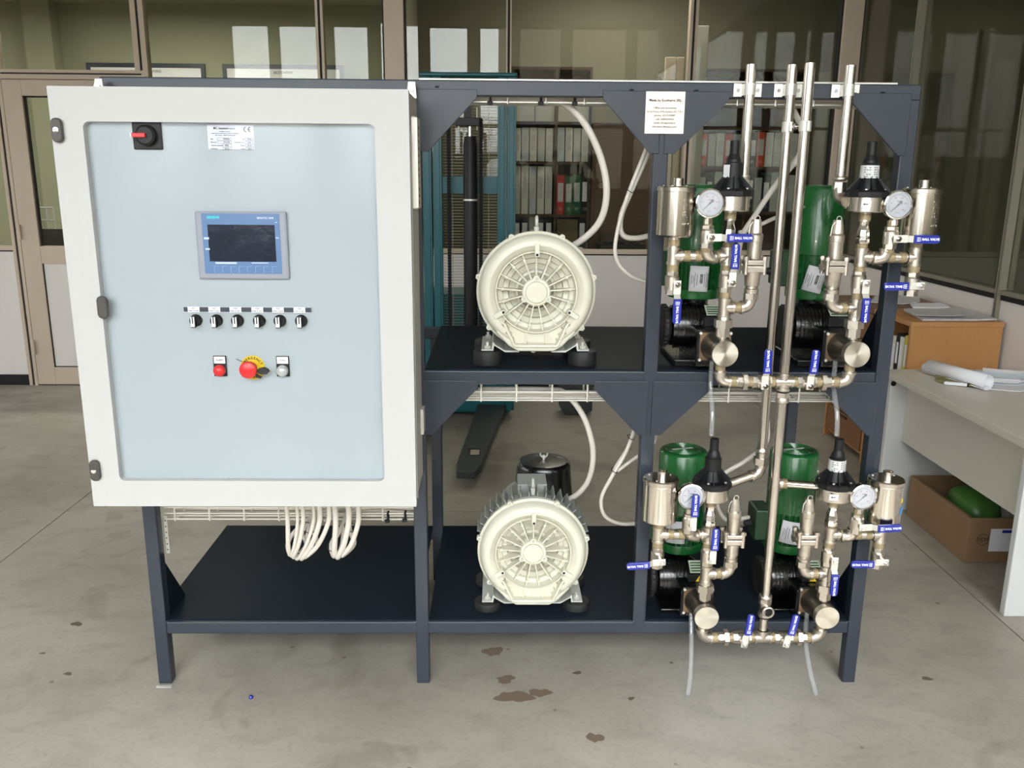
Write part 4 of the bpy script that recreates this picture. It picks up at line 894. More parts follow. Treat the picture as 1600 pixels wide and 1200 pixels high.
def relief(pos, label, m):
    v = empty('relief_valve', pos, label, 'valve', 'stainless relief valves')
    # origin: bottom of the inlet cup
    G().hexn((0, 0, 0), (0, 0, 0.016), 0.0195).lathe([(0.017, 0.016), (0.0185, 0.020), (0.0185, 0.026), (0.0155, 0.029), (0.0155, 0.033), (0.019, 0.036), (0.020, 0.06), (0.022, 0.066), (0.022, 0.078)], (0, 0, 0), 'z', 30).build('inlet_body', cast, v)
    f = G().prism([(-0.027, 0.072), (0.027, 0.072), (0.027, 0.0885), (-0.027, 0.0885)], -0.024, 0.024).build('lower_flange', cast, v, smooth=False, bevel=0.003)
    f2 = G().bb(-0.027, 0.027, -0.024, 0.024, 0.090, 0.103).build('upper_flange', cast, v, smooth=False, bevel=0.003)
    for x in (-0.024, 0.024):
        for y in (-0.020, 0.018):
            G().rod((x, y, 0.066), (x, y, 0.112), 0.0055, n=14).hexn((x, y, 0.103), (x, y, 0.111), 0.0082).build('flange_bolt', cast, f2)
    G().rod((-0.026, 0, 0.085), (-0.036, -0.004, 0.085), 0.009, n=16).build('side_boss', cast, f) if m > 0 else None
    G().lathe([(0.0215, 0.101), (0.0180, 0.106), (0.0190, 0.150), (0.0200, 0.152), (0.0200, 0.166), (0.0165, 0.171), (0.0148, 0.188), (0.0130, 0.199), (0.0120, 0.205), (0.0003, 0.2055)], (0, 0, 0), 'z', 32).build('bonnet', cast, v, ang=20)
    G().ring((0.0 if m > 0 else 0.001, -0.006, 0.2085), 0.0062, 0.001, 'y', 18, 6).tube([(-0.006, -0.006, 0.206), (-0.017, -0.008, 0.190), (-0.020, -0.010, 0.165)], 0.0008, 6).build('seal_wire', zinc, v)
    return v

def module(k):
    xs_, zs, m = STACKS[k]; up = k[0] == 'U'; W = WHERE[k]
    dz = lambda z: zs + z - (0 if up or z < 0.2 else (0.014 if z < 0.35 else 0.022))
    mf = empty('pipe_assembly', (0, 0, 0), 'threaded stainless tees, elbows and nipples of the %s pump' % W, 'pipework', 'threaded pipe assemblies of the four pumps')
    P = lambda dx, z, y=ST: Vector((xs_+dx, y, dz(z)))
    X, Z, Yv = Vector((1, 0, 0)), Vector((0, 0, 1)), Vector((0, 1, 0))
    # ---- discharge stack, from the pump head upwards
    y0 = ST
    hx_nip('nipple', mf, (xs_, y0, zs+0.095), (xs_, y0, zs+0.125), 0.0115, cast)
    G().hexn((xs_, y0, zs+0.112), (xs_, y0, zs+0.136), 0.0185).build('union_nut', cast, mf)
    G().hexn((xs_, y0, zs+0.137), (xs_, y0, zs+0.158), 0.0250).lathe([(0.017, 0.156), (0.015, 0.166)], (xs_, y0, zs), 'z', 20).build('union_nut', cast, mf)
    tee(mf, (xs_, y0, zs+0.190), Z, -X*m, L=0.024)
    hx_nip('nipple', mf, (xs_, y0, zs+0.212), (xs_, y0, dz(0.24)-0.006))
    ang = {'UL': 90, 'UR': -90, 'LL': 90, 'LR': -90}[k]
    ball_valve((xs_, y0, dz(0.258)), 'v', ang, 'ball valve on the %s pump stack, blue handle pointing %s' % (W, 'up' if ang > 0 else 'down'), L=0.028)
    hx_nip('nipple', mf, (xs_, y0, dz(0.284)), (xs_, y0, dz(0.305)))
    tee(mf, P(0, 0.323), Z, X*m, L=0.023)
    hx_nip('nipple', mf, P(0, 0.344), P(0, 0.362))
    G().lathe([(0.0165, 0), (0.0185, 0.003), (0.0185, 0.012), (0.0155, 0.016), (0.0175, 0.019), (0.0160, 0.034), (0.0120, 0.046), (0.0120, 0.058)], P(0, 0.358), 'z', 8).build('union', chrome, mf, smooth=False, bevel=0.001)
    hx_nip('nipple', mf, P(0, 0.414), P(0, 0.439), 0.0145)
    # ---- branch to gauge and damper
    hx_nip('nipple', mf, P(m*0.020, 0.323), P(m*0.050, 0.323), 0.0140)
    c = P(m*0.060, 0.318, ST-0.012)
    elbow(mf, c, Vector((m*0.45, 0.30, 0)).normalized()*-1 if False else Vector((-m, 0.35, 0.1)).normalized(), Z, 0.0158, 0.026)
    hx_nip('nipple', mf, P(m*0.066, 0.323), P(m*0.118, 0.323), 0.0140)
    gx, gy = m*0.062, ST-0.030
    hx_nip('nipple', mf, (xs_+gx, ST-0.014, dz(0.338)), (xs_+gx, ST-0.02, dz(0.352)), 0.014)
    gang = {'UL': 0, 'UR': 0, 'LL': 90, 'LR': 3}[k]
    ball_valve((xs_+gx, ST-0.022, dz(0.374)), 'v', gang, 'ball valve under the %s pressure gauge, blue handle pointing %s' % (W, 'up over the dial' if gang == 90 else 'right'), L=0.028, stem_dx=0.004)
    hx_nip('nipple', mf, (xs_+gx, ST-0.022, dz(0.400)), (xs_+gx, ST-0.022, dz(0.418)), 0.011)
    gauge((xs_+m*0.064, ST-0.040, dz(0.458)), 'round pressure gauge in front of the %s damper%s' % (W, ', half hidden by a blue handle' if k == 'LL' else ''))
    G().rod((xs_+gx, ST-0.022, dz(0.414)), (xs_+gx+m*0.002, ST-0.027, dz(0.432)), 0.009, n=14).build('gauge_adapter', cast, mf)
    # ---- damper stack
    dx = m*0.141
    tee(mf, P(dx, 0.323), Z, -X*m, L=0.022)
    hx_nip('nipple', mf, P(dx, 0.342), P(dx, 0.372), 0.0150)
    silencer((xs_+dx, ST, dz(0.371)), {'UL': 'stainless cylinder damper beside the middle post, upper row', 'UR': 'stainless cylinder damper behind the far right upper gauge', 'LL': 'stainless cylinder damper beside the middle post, lower row', 'LR': 'stainless cylinder damper with blue sticker, lower right'}[k], k == 'LR')
    hx_nip('nipple', mf, P(dx, 0.282), P(dx, 0.304), 0.0145)
    sang = {'UL': -90, 'UR': 180, 'LL': 184, 'LR': 180}[k]
    ball_valve((xs_+dx, ST, dz(0.253)), 'v', sang, 'drain ball valve under the %s damper, blue handle pointing %s' % (W, 'down' if sang == -90 else 'left'), L=0.030)
    # ---- relief valve
    ex = -m*0.066
    hx_nip('nipple', mf, (xs_-m*0.022, ST, zs+0.190), (xs_-m*0.046, ST, zs+0.190), 0.0140)
    elbow(mf, (xs_+ex, ST, zs+0.190), X*m, Z, 0.0155, 0.022)
    relief((xs_+ex-m*0.002, ST, zs+0.212), {'UL': 'tall stainless relief valve left of the twin pipes, upper row', 'UR': 'tall stainless relief valve right of the twin pipes, upper row, with seal wire', 'LL': 'tall stainless relief valve left of the twin pipes, lower row', 'LR': 'tall stainless relief valve right of the twin pipes, lower row'}[k], m)
    # ---- back pressure valve
    bp_valve((xs_, ST, dz(0.438)), {'UL': 'black conical back pressure valve above the left upper pump, no band', 'UR': 'black conical back pressure valve with white band, upper right', 'LL': 'black conical back pressure valve above the left lower pump, hose on top', 'LR': 'black conical back pressure valve with white band, lower right'}[k], m > 0, m, m > 0)
    # ---- suction: below the head to the manifold
    zm = zs-0.010
    hx_nip('nipple', mf, (xs_, ST, zs+0.016), (xs_, ST, zs+0.045), 0.0130)
    elbow(mf, (xs_, ST, zm), Z, -X*m, 0.0160, 0.026)
    return mf
for k in STACKS: module(k)

# ---------------------------------------------------------------- distribution manifolds and risers
X, Z = Vector((1, 0, 0)), Vector((0, 0, 1))
XC = 1.773
dm = empty('distribution_manifold', (0, 0, 0), 'stainless suction manifold with tall riser pipe joining both pump rows', 'pipework')
for zs in (Z2, Z1):
    zm = zs-0.010; xl, xr = (1.600, 1.947) if zs == Z2 else (1.598, 1.940)
    tee(dm, (XC, ST, zm), X, -Z if zs == Z2 else Z, L=0.024)
    if zs == Z2: G().rod((XC, ST, zm), (XC, ST, zm+0.022), 0.0150, n=20).build('tee_boss', cast, dm)
    for s_, xe in ((-1, xl), (1, xr)):
        for a, b, r, mm, hx in ((0.024, 0.036, 0.014, brass, 0), (0.084, 0.100, 0.014, brass, 0), (0.100, 0.112, 0.0235, cast, 1), (0.112, 0.126, 0.0150, cast, 1), (0.126, abs(xe-XC)-0.024, 0.0145, brass, 0)):
            if b <= a: continue
            p0, p1 = (XC+s_*a, ST, zm), (XC+s_*b, ST, zm)
            if hx: G().hexn(p0, p1, r).build('union_nut', mm, dm)
            else: hx_nip('nipple', dm, p0, p1, r)
        lab = 'ball valve on the %s suction manifold, %s of the riser, blue handle up' % ('upper' if zs == Z2 else 'lower', 'left' if s_ < 0 else 'right')
        ball_valve((XC+s_*0.060, ST, zm), 'h', {(-1, 1): 91, (1, 1): 88, (-1, 0): 84, (1, 0): 80}[(s_, int(zs == Z2))], lab, L=0.025)
# riser between the manifolds, then up to the top
g = G().rod((XC, ST, Z1+0.016), (XC, ST, 0.255), 0.0128, n=20).build('pipe', steel, dm)
G().rod((XC, ST, 0.325), (XC, ST, 0.905), 0.0128, n=20).build('pipe', steel, dm)
t_ = tee(dm, (XC, ST, 0.283), Z, Vector((0.15, -1, 0.0)).normalized(), L=0.022)
G().ring((XC+0.004, ST-0.023, 0.283), 0.0145, 0.003, 'y', 24, 8).build('open_port_rim', cast, t_); G().rod((XC+0.0035, ST-0.0215, 0.283), (XC+0.0035, ST-0.0228, 0.283), 0.0125, n=20).build('port_bore', darkhole, t_)
G().hexn((XC, ST, 0.302), (XC, ST, 0.315), 0.018).lathe([(0.0165, 0.315), (0.0185, 0.318), (0.0185, 0.323), (0.0165, 0.326)], (XC, ST, 0), 'z', 24).build('union_nut', cast, dm)
G().hexn((XC, ST, 0.908), (XC, ST, 0.922), 0.0185).lathe([(0.0165, 0.893), (0.0185, 0.896), (0.0185, 0.902), (0.0165, 0.908)], (XC, ST, 0), 'z', 24).build('union_nut', cast, dm)
G().rod((XC, ST, 0.968), (XC, ST, 1.757), 0.0128, n=20).build('pipe', steel, dm)

def vpipe(x, y, z0, z1, parent, r=0.0130):
    g = G().rod((x, y, z0), (x, y, z1), r, n=24); g.lathe([(r*0.999, 0), (r*0.999, 0.001)], (x, y, z1), 'z', 24)
    return g.build('pipe', steel, parent)
PY2 = -0.023
def clamp(x, label, z=1.6985):
    c = empty('pipe_clamp', (x, -0.0015, z), label, 'clamp', 'pipe clamps on the top rail')
    for a_, b_ in ((-0.036, -0.014), (0.014, 0.036)): G().bb(a_, b_, -0.0020, 0, -0.0165, 0.0165).build('flange', zinc, c, smooth=False, bevel=0.0015)
    pts = [(0.0145*math.cos(PI*(1-i/12)), 0.0205+0.0148*math.sin(PI*(i/12)) if True else 0) for i in range(13)]
    prof = [(-0.0155, 0.0)] + [(x_, y_) for x_, y_ in pts] + [(0.0155, 0.0)]
    g = G(); n = len(prof); vs = []
    for sc in (1.0, 0.93):
        for z_ in (-0.014, 0.014):
            for x_, y_ in prof: vs.append((x_*sc, -y_*sc, z_))
    for i in range(n-1): g_ = None
    fs = [(i, i+1, n+i+1, n+i) for i in range(n-1)]+[(2*n+i, 3*n+i, 3*n+i+1, 2*n+i+1) for i in range(n-1)]+[(i, 2*n+i, 2*n+i+1, i+1) for i in range(n-1)]+[(n+i, n+i+1, 3*n+i+1, 3*n+i) for i in range(n-1)]
    G().add(vs, fs).build('saddle', zinc, c, smooth=True)
    for x_ in (-0.025, 0.025): G().hexn((x_, -0.002, 0), (x_, -0.0055, 0), 0.0048).build('screw', chrome, c)
    return c
# vent pipe left (upper left module)
va = empty('vent_pipe', (0, 0, 0), 'short stainless riser pipe above the left upper valve, first from left at the top rail', 'pipe')
vpipe(1.641, PY2, 1.487, 1.757, va); clamp(1.641, 'zinc saddle clamp holding the leftmost riser pipe')
G().lathe([(0.015, 1.465), (0.0175, 1.468), (0.0175, 1.474), (0.0150, 1.478), (0.0165, 1.482), (0.0165, 1.487)], (1.641, PY2, 0), 'z', 20).build('union_nut', cast, va)
elbow(va, (1.641, PY2, 1.432), Z, Vector((-0.6, -0.8, 0)).normalized(), 0.015, 0.026)
G().rod((1.641, PY2, 1.452), (1.641, PY2, 1.468), 0.0135, n=16).build('nipple', cast, va)
# vent pipe right (upper right module)
vd = empty('vent_pipe', (0, 0, 0), 'stainless riser pipe at the right end, rightmost of the four at the top rail', 'pipe')
vpipe(1.892, PY2, 1.487, 1.757, vd); clamp(1.892, 'zinc saddle clamp holding the rightmost riser pipe')
G().lathe([(0.015, 1.476), (0.0195, 1.479), (0.0195, 1.484), (0.0160, 1.487)], (1.892, PY2, 0), 'z', 20).hexn((1.892, PY2, 1.455), (1.892, PY2, 1.472), 0.0185).build('union_nut', cast, vd)
elbow(vd, (1.892, PY2, 1.428), Z, Vector((0.35, -0.9, 0)).normalized(), 0.0155, 0.028)
# long pipe, second from left
vb = empty('return_pipe', (0, 0, 0), 'long stainless return pipe left of the riser, from the top to the lower row', 'pipe')
XB = 1.745
vpipe(XB, PY2, 0.745, 1.757, vb); clamp(XB, 'zinc saddle clamp holding the long middle pipe')
G().lathe([(0.016, 0.737), (0.0185, 0.740), (0.0185, 0.746), (0.0160, 0.75)], (XB, PY2, 0), 'z', 20).hexn((XB, PY2, 0.703), (XB, PY2, 0.722), 0.0225).rod((XB, PY2, 0.72), (XB, PY2, 0.74), 0.0165, n=20).build('union_nut', cast, vb)
elbow(vb, (XB, PY2, 0.672), Z, Vector((-1, -0.2, -0.12)).normalized(), 0.0155, 0.028)
G().tube([(XB-0.028, PY2-0.005, 0.669), (1.640, -0.045, 0.648)], 0.0128, 16).build('pipe', cast, vb)
tee(vb, (XB+0.040, PY2-0.01, 0.650), Z, Vector((1, -0.2, 0)).normalized(), L=0.02)
G().rod((XB+0.058, PY2-0.013, 0.650), (XB+0.072, PY2-0.016, 0.650), 0.0145, n=18).build('nipple', brass, vb)
G().rod((XB+0.072, PY2-0.016, 0.650), (1.898, -0.052, 0.648), 0.0118, n=18).build('pipe', polish, vb)
# clamp pair joining the twin pipes
tc = empty('pipe_clamp', (0, 0, 0), 'double zinc ring clamp tying the twin middle pipes together', 'clamp', 'ring clamps')
for x, y in ((XB, PY2), (XC, ST)):
    G().lathe([(0.0135, -0.0125), (0.0150, -0.0125), (0.0150, 0.0125), (0.0135, 0.0125)], (x, y, 1.608), 'z', 24, cap=False).bb(x-0.003, x+0.003, y-0.024, y-0.013, 1.597, 1.619).build('ring', zinc, tc, smooth=False)
G().rod((XB+0.006, PY2-0.014, 1.608), (XC-0.006, ST+0.014, 1.608), 0.0045, n=12).hexn((XB+0.008, PY2-0.018, 1.608), (XB+0.013, PY2-0.026, 1.608), 0.008).build('link_bolt', chrome, tc)

# ---------------------------------------------------------------- clear drain hoses
def hose(name, pts, r, m, label, cat, k=8, group=None):
    return tag(G().tube(smoothpath(pts, k), r, 12, m=None).build(name, m, None), label, cat, group)
hose('clear_hose', [(1.588, ST, 0.800), (1.589, -0.060, 0.86), (1.590, -0.020, 0.93), (1.590, -0.018, 1.02)], 0.0065, clear, 'clear plastic hose rising from the lower left black valve', 'hose', group='clear hoses')
hose('clear_hose', [(1.931, ST, 0.800), (1.930, -0.060, 0.86), (1.929, -0.020, 0.93), (1.928, -0.018, 1.02)], 0.0065, clear, 'clear plastic hose rising from the lower right black valve', 'hose', group='clear hoses')
hose('clear_hose', [(1.574, -0.025, 0.245), (1.572, -0.06, 0.16), (1.571, -0.075, 0.08), (1.566, -0.08, 0.0085)], 0.0065, clear, 'clear plastic hose hanging straight to the floor at the lower left disc', 'hose', group='clear hoses')
hose('clear_hose', [(1.916, -0.020, 0.245), (1.916, -0.03, 0.16), (1.926, -0.06, 0.08), (1.945, -0.075, 0.0085)], 0.0065, clear, 'clear plastic hose curving to the floor near the right front leg', 'hose', group='clear hoses')

# ---------------------------------------------------------------- cables
cg = 'grey-white power cables'
hose('power_cable', [(0.95, 0.09, 1.679), (1.12, 0.09, 1.680), (1.175, 0.09, 1.672), (1.235, 0.09, 1.620), (1.283, 0.095, 1.53), (1.302, 0.10, 1.44), (1.288, 0.12, 1.36), (1.235, 0.16, 1.300), (1.17, 0.22, 1.262)], 0.0095, cable_m, 'thick white cable arching down to the upper blower', 'cable', group=cg)
hose('power_cable', [(0.95, 0.10, 0.884), (1.15, 0.10, 0.884), (1.205, 0.11, 0.868), (1.262, 0.13, 0.79), (1.293, 0.15, 0.68), (1.283, 0.18, 0.575), (1.235, 0.22, 0.505), (1.17, 0.26, 0.485), (1.155, 0.27, 0.484)], 0.0085, cable_m, 'thick white cable arching down to the lower blower', 'cable', group=cg)
hose('power_cable', [(1.425, 0.10, 1.60), (1.408, 0.10, 1.54), (1.372, 0.10, 1.45), (1.344, 0.10, 1.375), (1.352, 0.11, 1.325), (1.40, 0.13, 1.315), (1.47, 0.17, 1.33), (1.47, 0.20, 1.32)], 0.0075, cable_m, 'white cable bending sharply behind the upper middle post', 'cable', group=cg)
hose('power_cable', [(1.418, 0.095, 1.60), (1.398, 0.09, 1.54), (1.358, 0.09, 1.43), (1.333, 0.09, 1.33), (1.335, 0.10, 1.26), (1.38, 0.12, 1.21), (1.44, 0.15, 1.19), (1.462, 0.2, 1.195)], 0.0055, cable_m, 'thinner white cable looping wide left of the upper middle post', 'cable', group=cg)
hose('power_cable', [(1.415, 0.10, 0.86), (1.408, 0.10, 0.78), (1.385, 0.10, 0.70), (1.345, 0.10, 0.62), (1.318, 0.11, 0.55), (1.330, 0.12, 0.49), (1.38, 0.14, 0.455), (1.44, 0.17, 0.445), (1.462, 0.2, 0.445)], 0.0058, cable_m, 'white cable looping wide left of the lower middle post', 'cable', group=cg)
hose('power_cable', [(1.420, 0.105, 0.86), (1.412, 0.105, 0.78), (1.390, 0.105, 0.71), (1.352, 0.105, 0.635), (1.40, 0.12, 0.66), (1.47, 0.16, 0.70), (1.50, 0.25, 0.71)], 0.0055, cable_m, 'white cable folding back behind the lower middle post', 'cable', group=cg)
hose('power_cable', [(1.79, 0.09, 1.665), (1.800, 0.03, 1.60), (1.788, 0.0, 1.54), (1.74, 0.03, 1.46), (1.70, 0.06, 1.38), (1.672, 0.07, 1.32), (1.665, 0.08, 1.22)], 0.0075, cable_m, 'white cable crossing behind the twin pipes of the upper row', 'cable', group=cg)
hose('power_cable', [(1.664, 0.07, 1.335), (1.70, 0.08, 1.345), (1.76, 0.10, 1.37), (1.81, 0.16, 1.38)], 0.0055, cable_m, 'white cable running right to the upper right motor box', 'cable', group=cg)
hose('power_cable', [(1.60, 0.10, 0.885), (1.74, 0.10, 0.884), (1.765, 0.08, 0.86), (1.775, 0.04, 0.80), (1.765, 0.02, 0.745), (1.72, 0.05, 0.685), (1.66, 0.07, 0.63), (1.655, 0.08, 0.55), (1.70, 0.12, 0.475), (1.785, 0.18, 0.46)], 0.0065, cable_m, 'white cable running down to the lower right motor box', 'cable', group=cg)
# trunk cables in the trays
hose('trunk_cable', [(0.82, 0.10, 1.679), (1.3, 0.105, 1.679), (1.9, 0.10, 1.679), (2.0, 0.10, 1.681)], 0.0075, cable_m, 'white trunk cable lying in the top wire tray', 'cable', 3)
hose('trunk_cable', [(0.85, 0.075, 0.882), (1.3, 0.075, 0.882), (1.6, 0.08, 0.882), (1.76, 0.09, 0.880)], 0.0075, cable_m, 'white trunk cable lying in the middle wire tray', 'cable', 3)
for k, (z, y) in enumerate(((0.520, 0.075), (0.522, 0.095), (0.536, 0.085))):
    hose('trunk_cable', [(0.50, y-0.02, z-0.02), (0.58, y, z), (0.68, y, z+0.002), (0.752, y, z-0.004 if k < 2 else z+0.01)], 0.0058, cable_m, ['front white cable in the tray below the cabinet', 'back white cable in the tray below the cabinet', 'top white cable in the tray below the cabinet'][k], 'cable', 4)
# loops hanging from the cabinet floor
XL = [(0.434, 0.430, 0.452, 0.0062), (0.462, 0.434, 0.447, 0.0045), (0.478, 0.440, 0.444, 0.0058), (0.507, 0.450, 0.438, 0.0048), (0.524, 0.462, 0.440, 0.0072), (0.549, 0.472, 0.444, 0.0065),
      (0.565, 0.553, 0.448, 0.0078), (0.602, 0.563, 0.444, 0.0080), (0.629, 0.575, 0.449, 0.0070)]
for k, (xt, xb, zb, r) in enumerate(XL):
    e = 0.50 if k < 6 else 0.585
    pts = [(xt, -0.10, 0.668), (xt, -0.10, 0.62), (xt+0.002-0.3*(xt-xb)*0.2, -0.10, 0.56), (xb+(xt-xb)*0.55, -0.095, 0.49), (xb, -0.075, zb), (xb-0.012+0.02*(k % 3), -0.04, zb+0.02), (xb+0.01, 0.0, 0.50), (e, 0.05, 0.53), (e+0.09, 0.075, 0.540)]
    hose('cabinet_cable', pts, r, cable_m, '%s hanging white cable loop, %s of the %s bunch under the cabinet' % ('thick' if r > 0.006 else 'thin', ['first', 'second', 'third', 'fourth', 'fifth', 'last', 'first', 'middle', 'last'][k], 'left' if k < 6 else 'right'), 'cable', 8, 'cable loops below the control cabinet')
for k, (x, y, z, R) in enumerate(((0.470, -0.012, 0.505, 0.020), (0.450, -0.05, 0.458, 0.018), (0.590, -0.012, 0.507, 0.018), (0.545, -0.05, 0.462, 0.017), (1.365, 0.085, 1.445, 0.012), (1.396, 0.10, 0.742, 0.011), (1.352, 0.10, 0.640, 0.010))):
    t = G().ring((0, 0, 0), R, 0.0011, 'z', 20, 6).build('cable_tie', ink, None, (x, y, z))
    t.rotation_euler = (0.3, 0.5, 0); tag(t, ['black cable tie on the left cable bunch, upper', 'black cable tie on the left cable bunch, lower', 'black cable tie on the right cable bunch, upper', 'black cable tie on the right cable bunch, lower', 'black cable tie left of the upper middle post', 'black cable tie left of the lower middle post, higher', 'black cable tie left of the lower middle post, lower'][k], 'cable tie', 'black cable ties')
for k, (x, z, y) in enumerate(((0.985, 1.676, 0.05), (1.117, 1.676, 0.05), (1.205, 1.676, 0.05), (0.69, 0.518, 0.045), (0.74, 0.52, 0.045))):
    t = empty('cable_tie', (x, y, z), 'black cable tie on the %s wire tray, %s' % ('top' if k < 3 else 'cabinet', ['leftmost', 'middle', 'rightmost', 'left', 'right'][k]), 'cable tie', 'black cable ties')
    G().bb(-0.003, 0.003, -0.012, 0.012, -0.012, 0.012).build('strap', ink, t, smooth=False, bevel=0.002); G().bb(-0.008, 0.006, -0.017, -0.008, -0.016, -0.006).build('head', ink, t, smooth=False, bevel=0.002)

# ================================================================== TEAL PALLET STACKER BEHIND THE RACK
sk = empty('pallet_stacker', (0.83, 2.95, 0), 'teal pallet stacker with twin masts, black lift cylinder and chains behind the rack', 'stacker')
for x in (-0.268, -0.208, 0.172, 0.228):
    w_ = 0.052
    G().bb(x, x+w_, -0.03, 0.05, 0.05, 2.03).bb(x+0.012, x+w_-0.012, -0.034, -0.03, 0.05, 2.03).build('mast_profile', teal, sk, smooth=False, bevel=0.006)
G().bb(-0.28, 0.285, -0.04, 0.06, 2.03, 2.055).build('mast_head', teal, sk, smooth=False, bevel=0.01)
G().bb(-0.156, 0.172, 0.0, 0.03, 1.375, 1.475).build('cross_member', teal, sk, smooth=False)
G().bb(-0.156, 0.172, 0.0, 0.03, 0.25, 0.40).build('cross_member', teal, sk, smooth=False)
cyl = G().lathe([(0.034, 0.2), (0.041, 0.22), (0.041, 1.66), (0.036, 1.675), (0.034, 1.70)], (0.013, -0.06, 0), 'z', 32).build('lift_cylinder', blackp, sk)
G().rod((0.013, -0.06, 1.70), (0.013, -0.06, 1.765), 0.0105, n=18).build('piston_rod', chrome, cyl)
G().lathe([(0.0415, 1.335), (0.0425, 1.338), (0.0425, 1.343), (0.0415, 1.346)], (0.013, -0.06, 0), 'z', 32, cap=False).build('clip_ring', zinc, cyl)
G().bb(-0.071, 0.068, -0.10, -0.03, 1.757, 1.803).build('crosshead', blackp, sk, smooth=False, bevel=0.003)
G().bb(-0.022, 0.018, -0.08, -0.04, 1.803, 1.95).build('crosshead_neck', blackp, sk, smooth=False)
for x in (-0.053, 0.053): G().rod((x, -0.07, 1.735), (x, -0.07, 1.757), 0.004, n=8).rod((x, -0.07, 1.803), (x, -0.07, 1.86 if x > 0 else 1.815), 0.004, n=8).build('tie_bolt', zinc, sk)
for x in (-0.112, 0.075):
    g = G(); z = 0.3
    while z < 1.80:
        g.bb(x-0.012, x+0.012, -0.072, -0.060, z, z+0.011); g.bb(x-0.008, x+0.008, -0.069, -0.063, z+0.010, z+0.017); z += 0.0165
    c = g.build('lift_chain', darkhole, sk, smooth=False); c['kind'] = 'stuff'
g = G(); z = 0.45
while z < 1.92:
    g.bb(-0.156, 0.172, 0.052, 0.0545, z, z+0.003); z += 0.0175
for x in (-0.10, -0.03, 0.06, 0.118): g.bb(x, x+0.003, 0.0545, 0.057, 0.45, 1.92)
gm = g.build('guard_mesh', mat('mesh_zinc', (150, 146, 128), 0.5, 0.4), sk, smooth=False); gm['kind'] = 'stuff'
G().bb(-0.30, 0.26, -0.02, 0.55, 0.03, 0.22).bb(-0.30, 0.26, 0.2, 0.55, 0.22, 0.75).build('chassis', teal, sk, smooth=False, bevel=0.01)
for k in range(2):
    off = -0.42*k
    x0, x1, X0, X1 = -0.035+off, 0.085+off, 0.055+off, 0.230+off
    f = G(); y0, y1 = -1.28, 0.0
    def fx(t, s): return (x0+(X0-x0)*t)*(1-s)+(x1+(X1-x1)*t)*s
    ring = lambda z: [Vector((fx(0, 0.12), y0, z)), Vector((fx(0, 0.88), y0, z)), Vector((fx(0.08, 1.0), y0+0.1, z)), Vector((fx(1, 1), y1, z)), Vector((fx(1, 0), y1, z)), Vector((fx(0.08, 0), y0+0.1, z))]
    a, b = ring(0.045), ring(0.085); n = 6
    f.add(a+b, [tuple(range(n-1, -1, -1)), tuple(range(n, 2*n))]+[(i, (i+1) % n, (i+1) % n+n, i+n) for i in range(n)])
    fk = f.build('fork_arm', forkm, sk, smooth=False, bevel=0.004)
    cx = (fx(0.28, 0)+fx(0.28, 1))/2; yy = y0+0.30
    G().bb(cx-0.034, cx+0.034, yy-0.06, yy+0.06, 0.0845, 0.0862).build('fork_slot', darkhole, fk, smooth=False)
    G().bb(cx-0.020, cx+0.026, yy-0.052, yy+0.03, 0.0862, 0.0868).build('roller', mat('roller', (160, 152, 140), 0.6) if k == 0 else MATS['roller'], fk, smooth=False)
    G().rod((cx-0.04, yy, 0.041), (cx+0.04, yy, 0.041), 0.041, n=24).build('load_roller', rubber, fk)
    G().rod((X0+0.06, -0.15, 0.041), (X0+0.12, -0.15, 0.041), 0.041, n=24).build('load_roller', rubber, fk)
tag(G().prism([(-0.10, 0.06), (-0.06, 0.0), (0.06, 0.0), (0.11, 0.03), (0.11, 0.22), (-0.10, 0.22)], -0.07, 0.07).build('castor_block', forkm, None, (1.50, 3.05, 0), smooth=False, bevel=0.006), 'dark castor block on the floor far behind the lower blower', 'wheel')

# ================================================================== OFFICE FURNITURE BEHIND THE GLASS
def boards(t, x0, x1, y0, y1, zs, uprights, m, th=0.02, ztop=None):
    for z in zs: G().bb(x0, x1, y0, y1, z-th, z).build('shelf', m, t, smooth=False)
    for x in uprights: G().bb(x-0.009, x+0.009, y0-0.001, y1, 0, ztop or zs[-1]).build('side_panel', m, t, smooth=False)
    G().bb(x0, x1, y1-0.012, y1, 0, ztop or zs[-1]).build('back_panel', m, t, smooth=False)
bc1 = empty('archive_shelves', (0, 0, 0), 'dark open office shelves full of pale binders behind the upper blower', 'shelves')
boards(bc1, 1.10, 1.69, 4.30, 4.66, [0.10, 0.50, 0.955, 1.20, 1.585, 1.868, 2.25], [1.109, 1.432, 1.681], woodd)
bc2 = empty('archive_shelves', (0, 0, 0), 'dark open office shelves with red and grey binders behind the twin pipes', 'shelves')
boards(bc2, 2.48, 3.30, 4.30, 4.66, [0.10, 0.50, 0.90, 1.23, 1.56, 1.84, 2.25], [2.489, 2.86, 3.291], woodd)
def binder(x, w_, z, h, col, label, group, y=4.315, dep=0.28, lab=True, ring=True):
    t = empty('binder', (x, y, z), label, 'binder', group)
    m = MATS.get('bd_%s' % col[0]) or mat('bd_%s' % col[0], col[1], 0.6, 0, 0.08, 20)
    G().bb(0, w_, 0, dep, 0, h).build('cover', m, t, smooth=False, bevel=0.002)
    if lab: G().bb(w_*0.16, w_*0.84, -0.001, 0, h*0.32, h*0.80).build('spine_label', MATS['paper'] if col[0] in ('black', 'navy') else MATS['printed_paper'], t, smooth=False)
    if ring: G().ring((w_/2, -0.0005, h*0.14), w_*0.16, 0.0012, 'y', 12, 5).build('finger_ring', zinc, t)
    return t
pale = [('pale', (206, 208, 204)), ('palebl', (190, 200, 210)), ('palew', (216, 214, 206)), ('paleg', (178, 184, 180))]
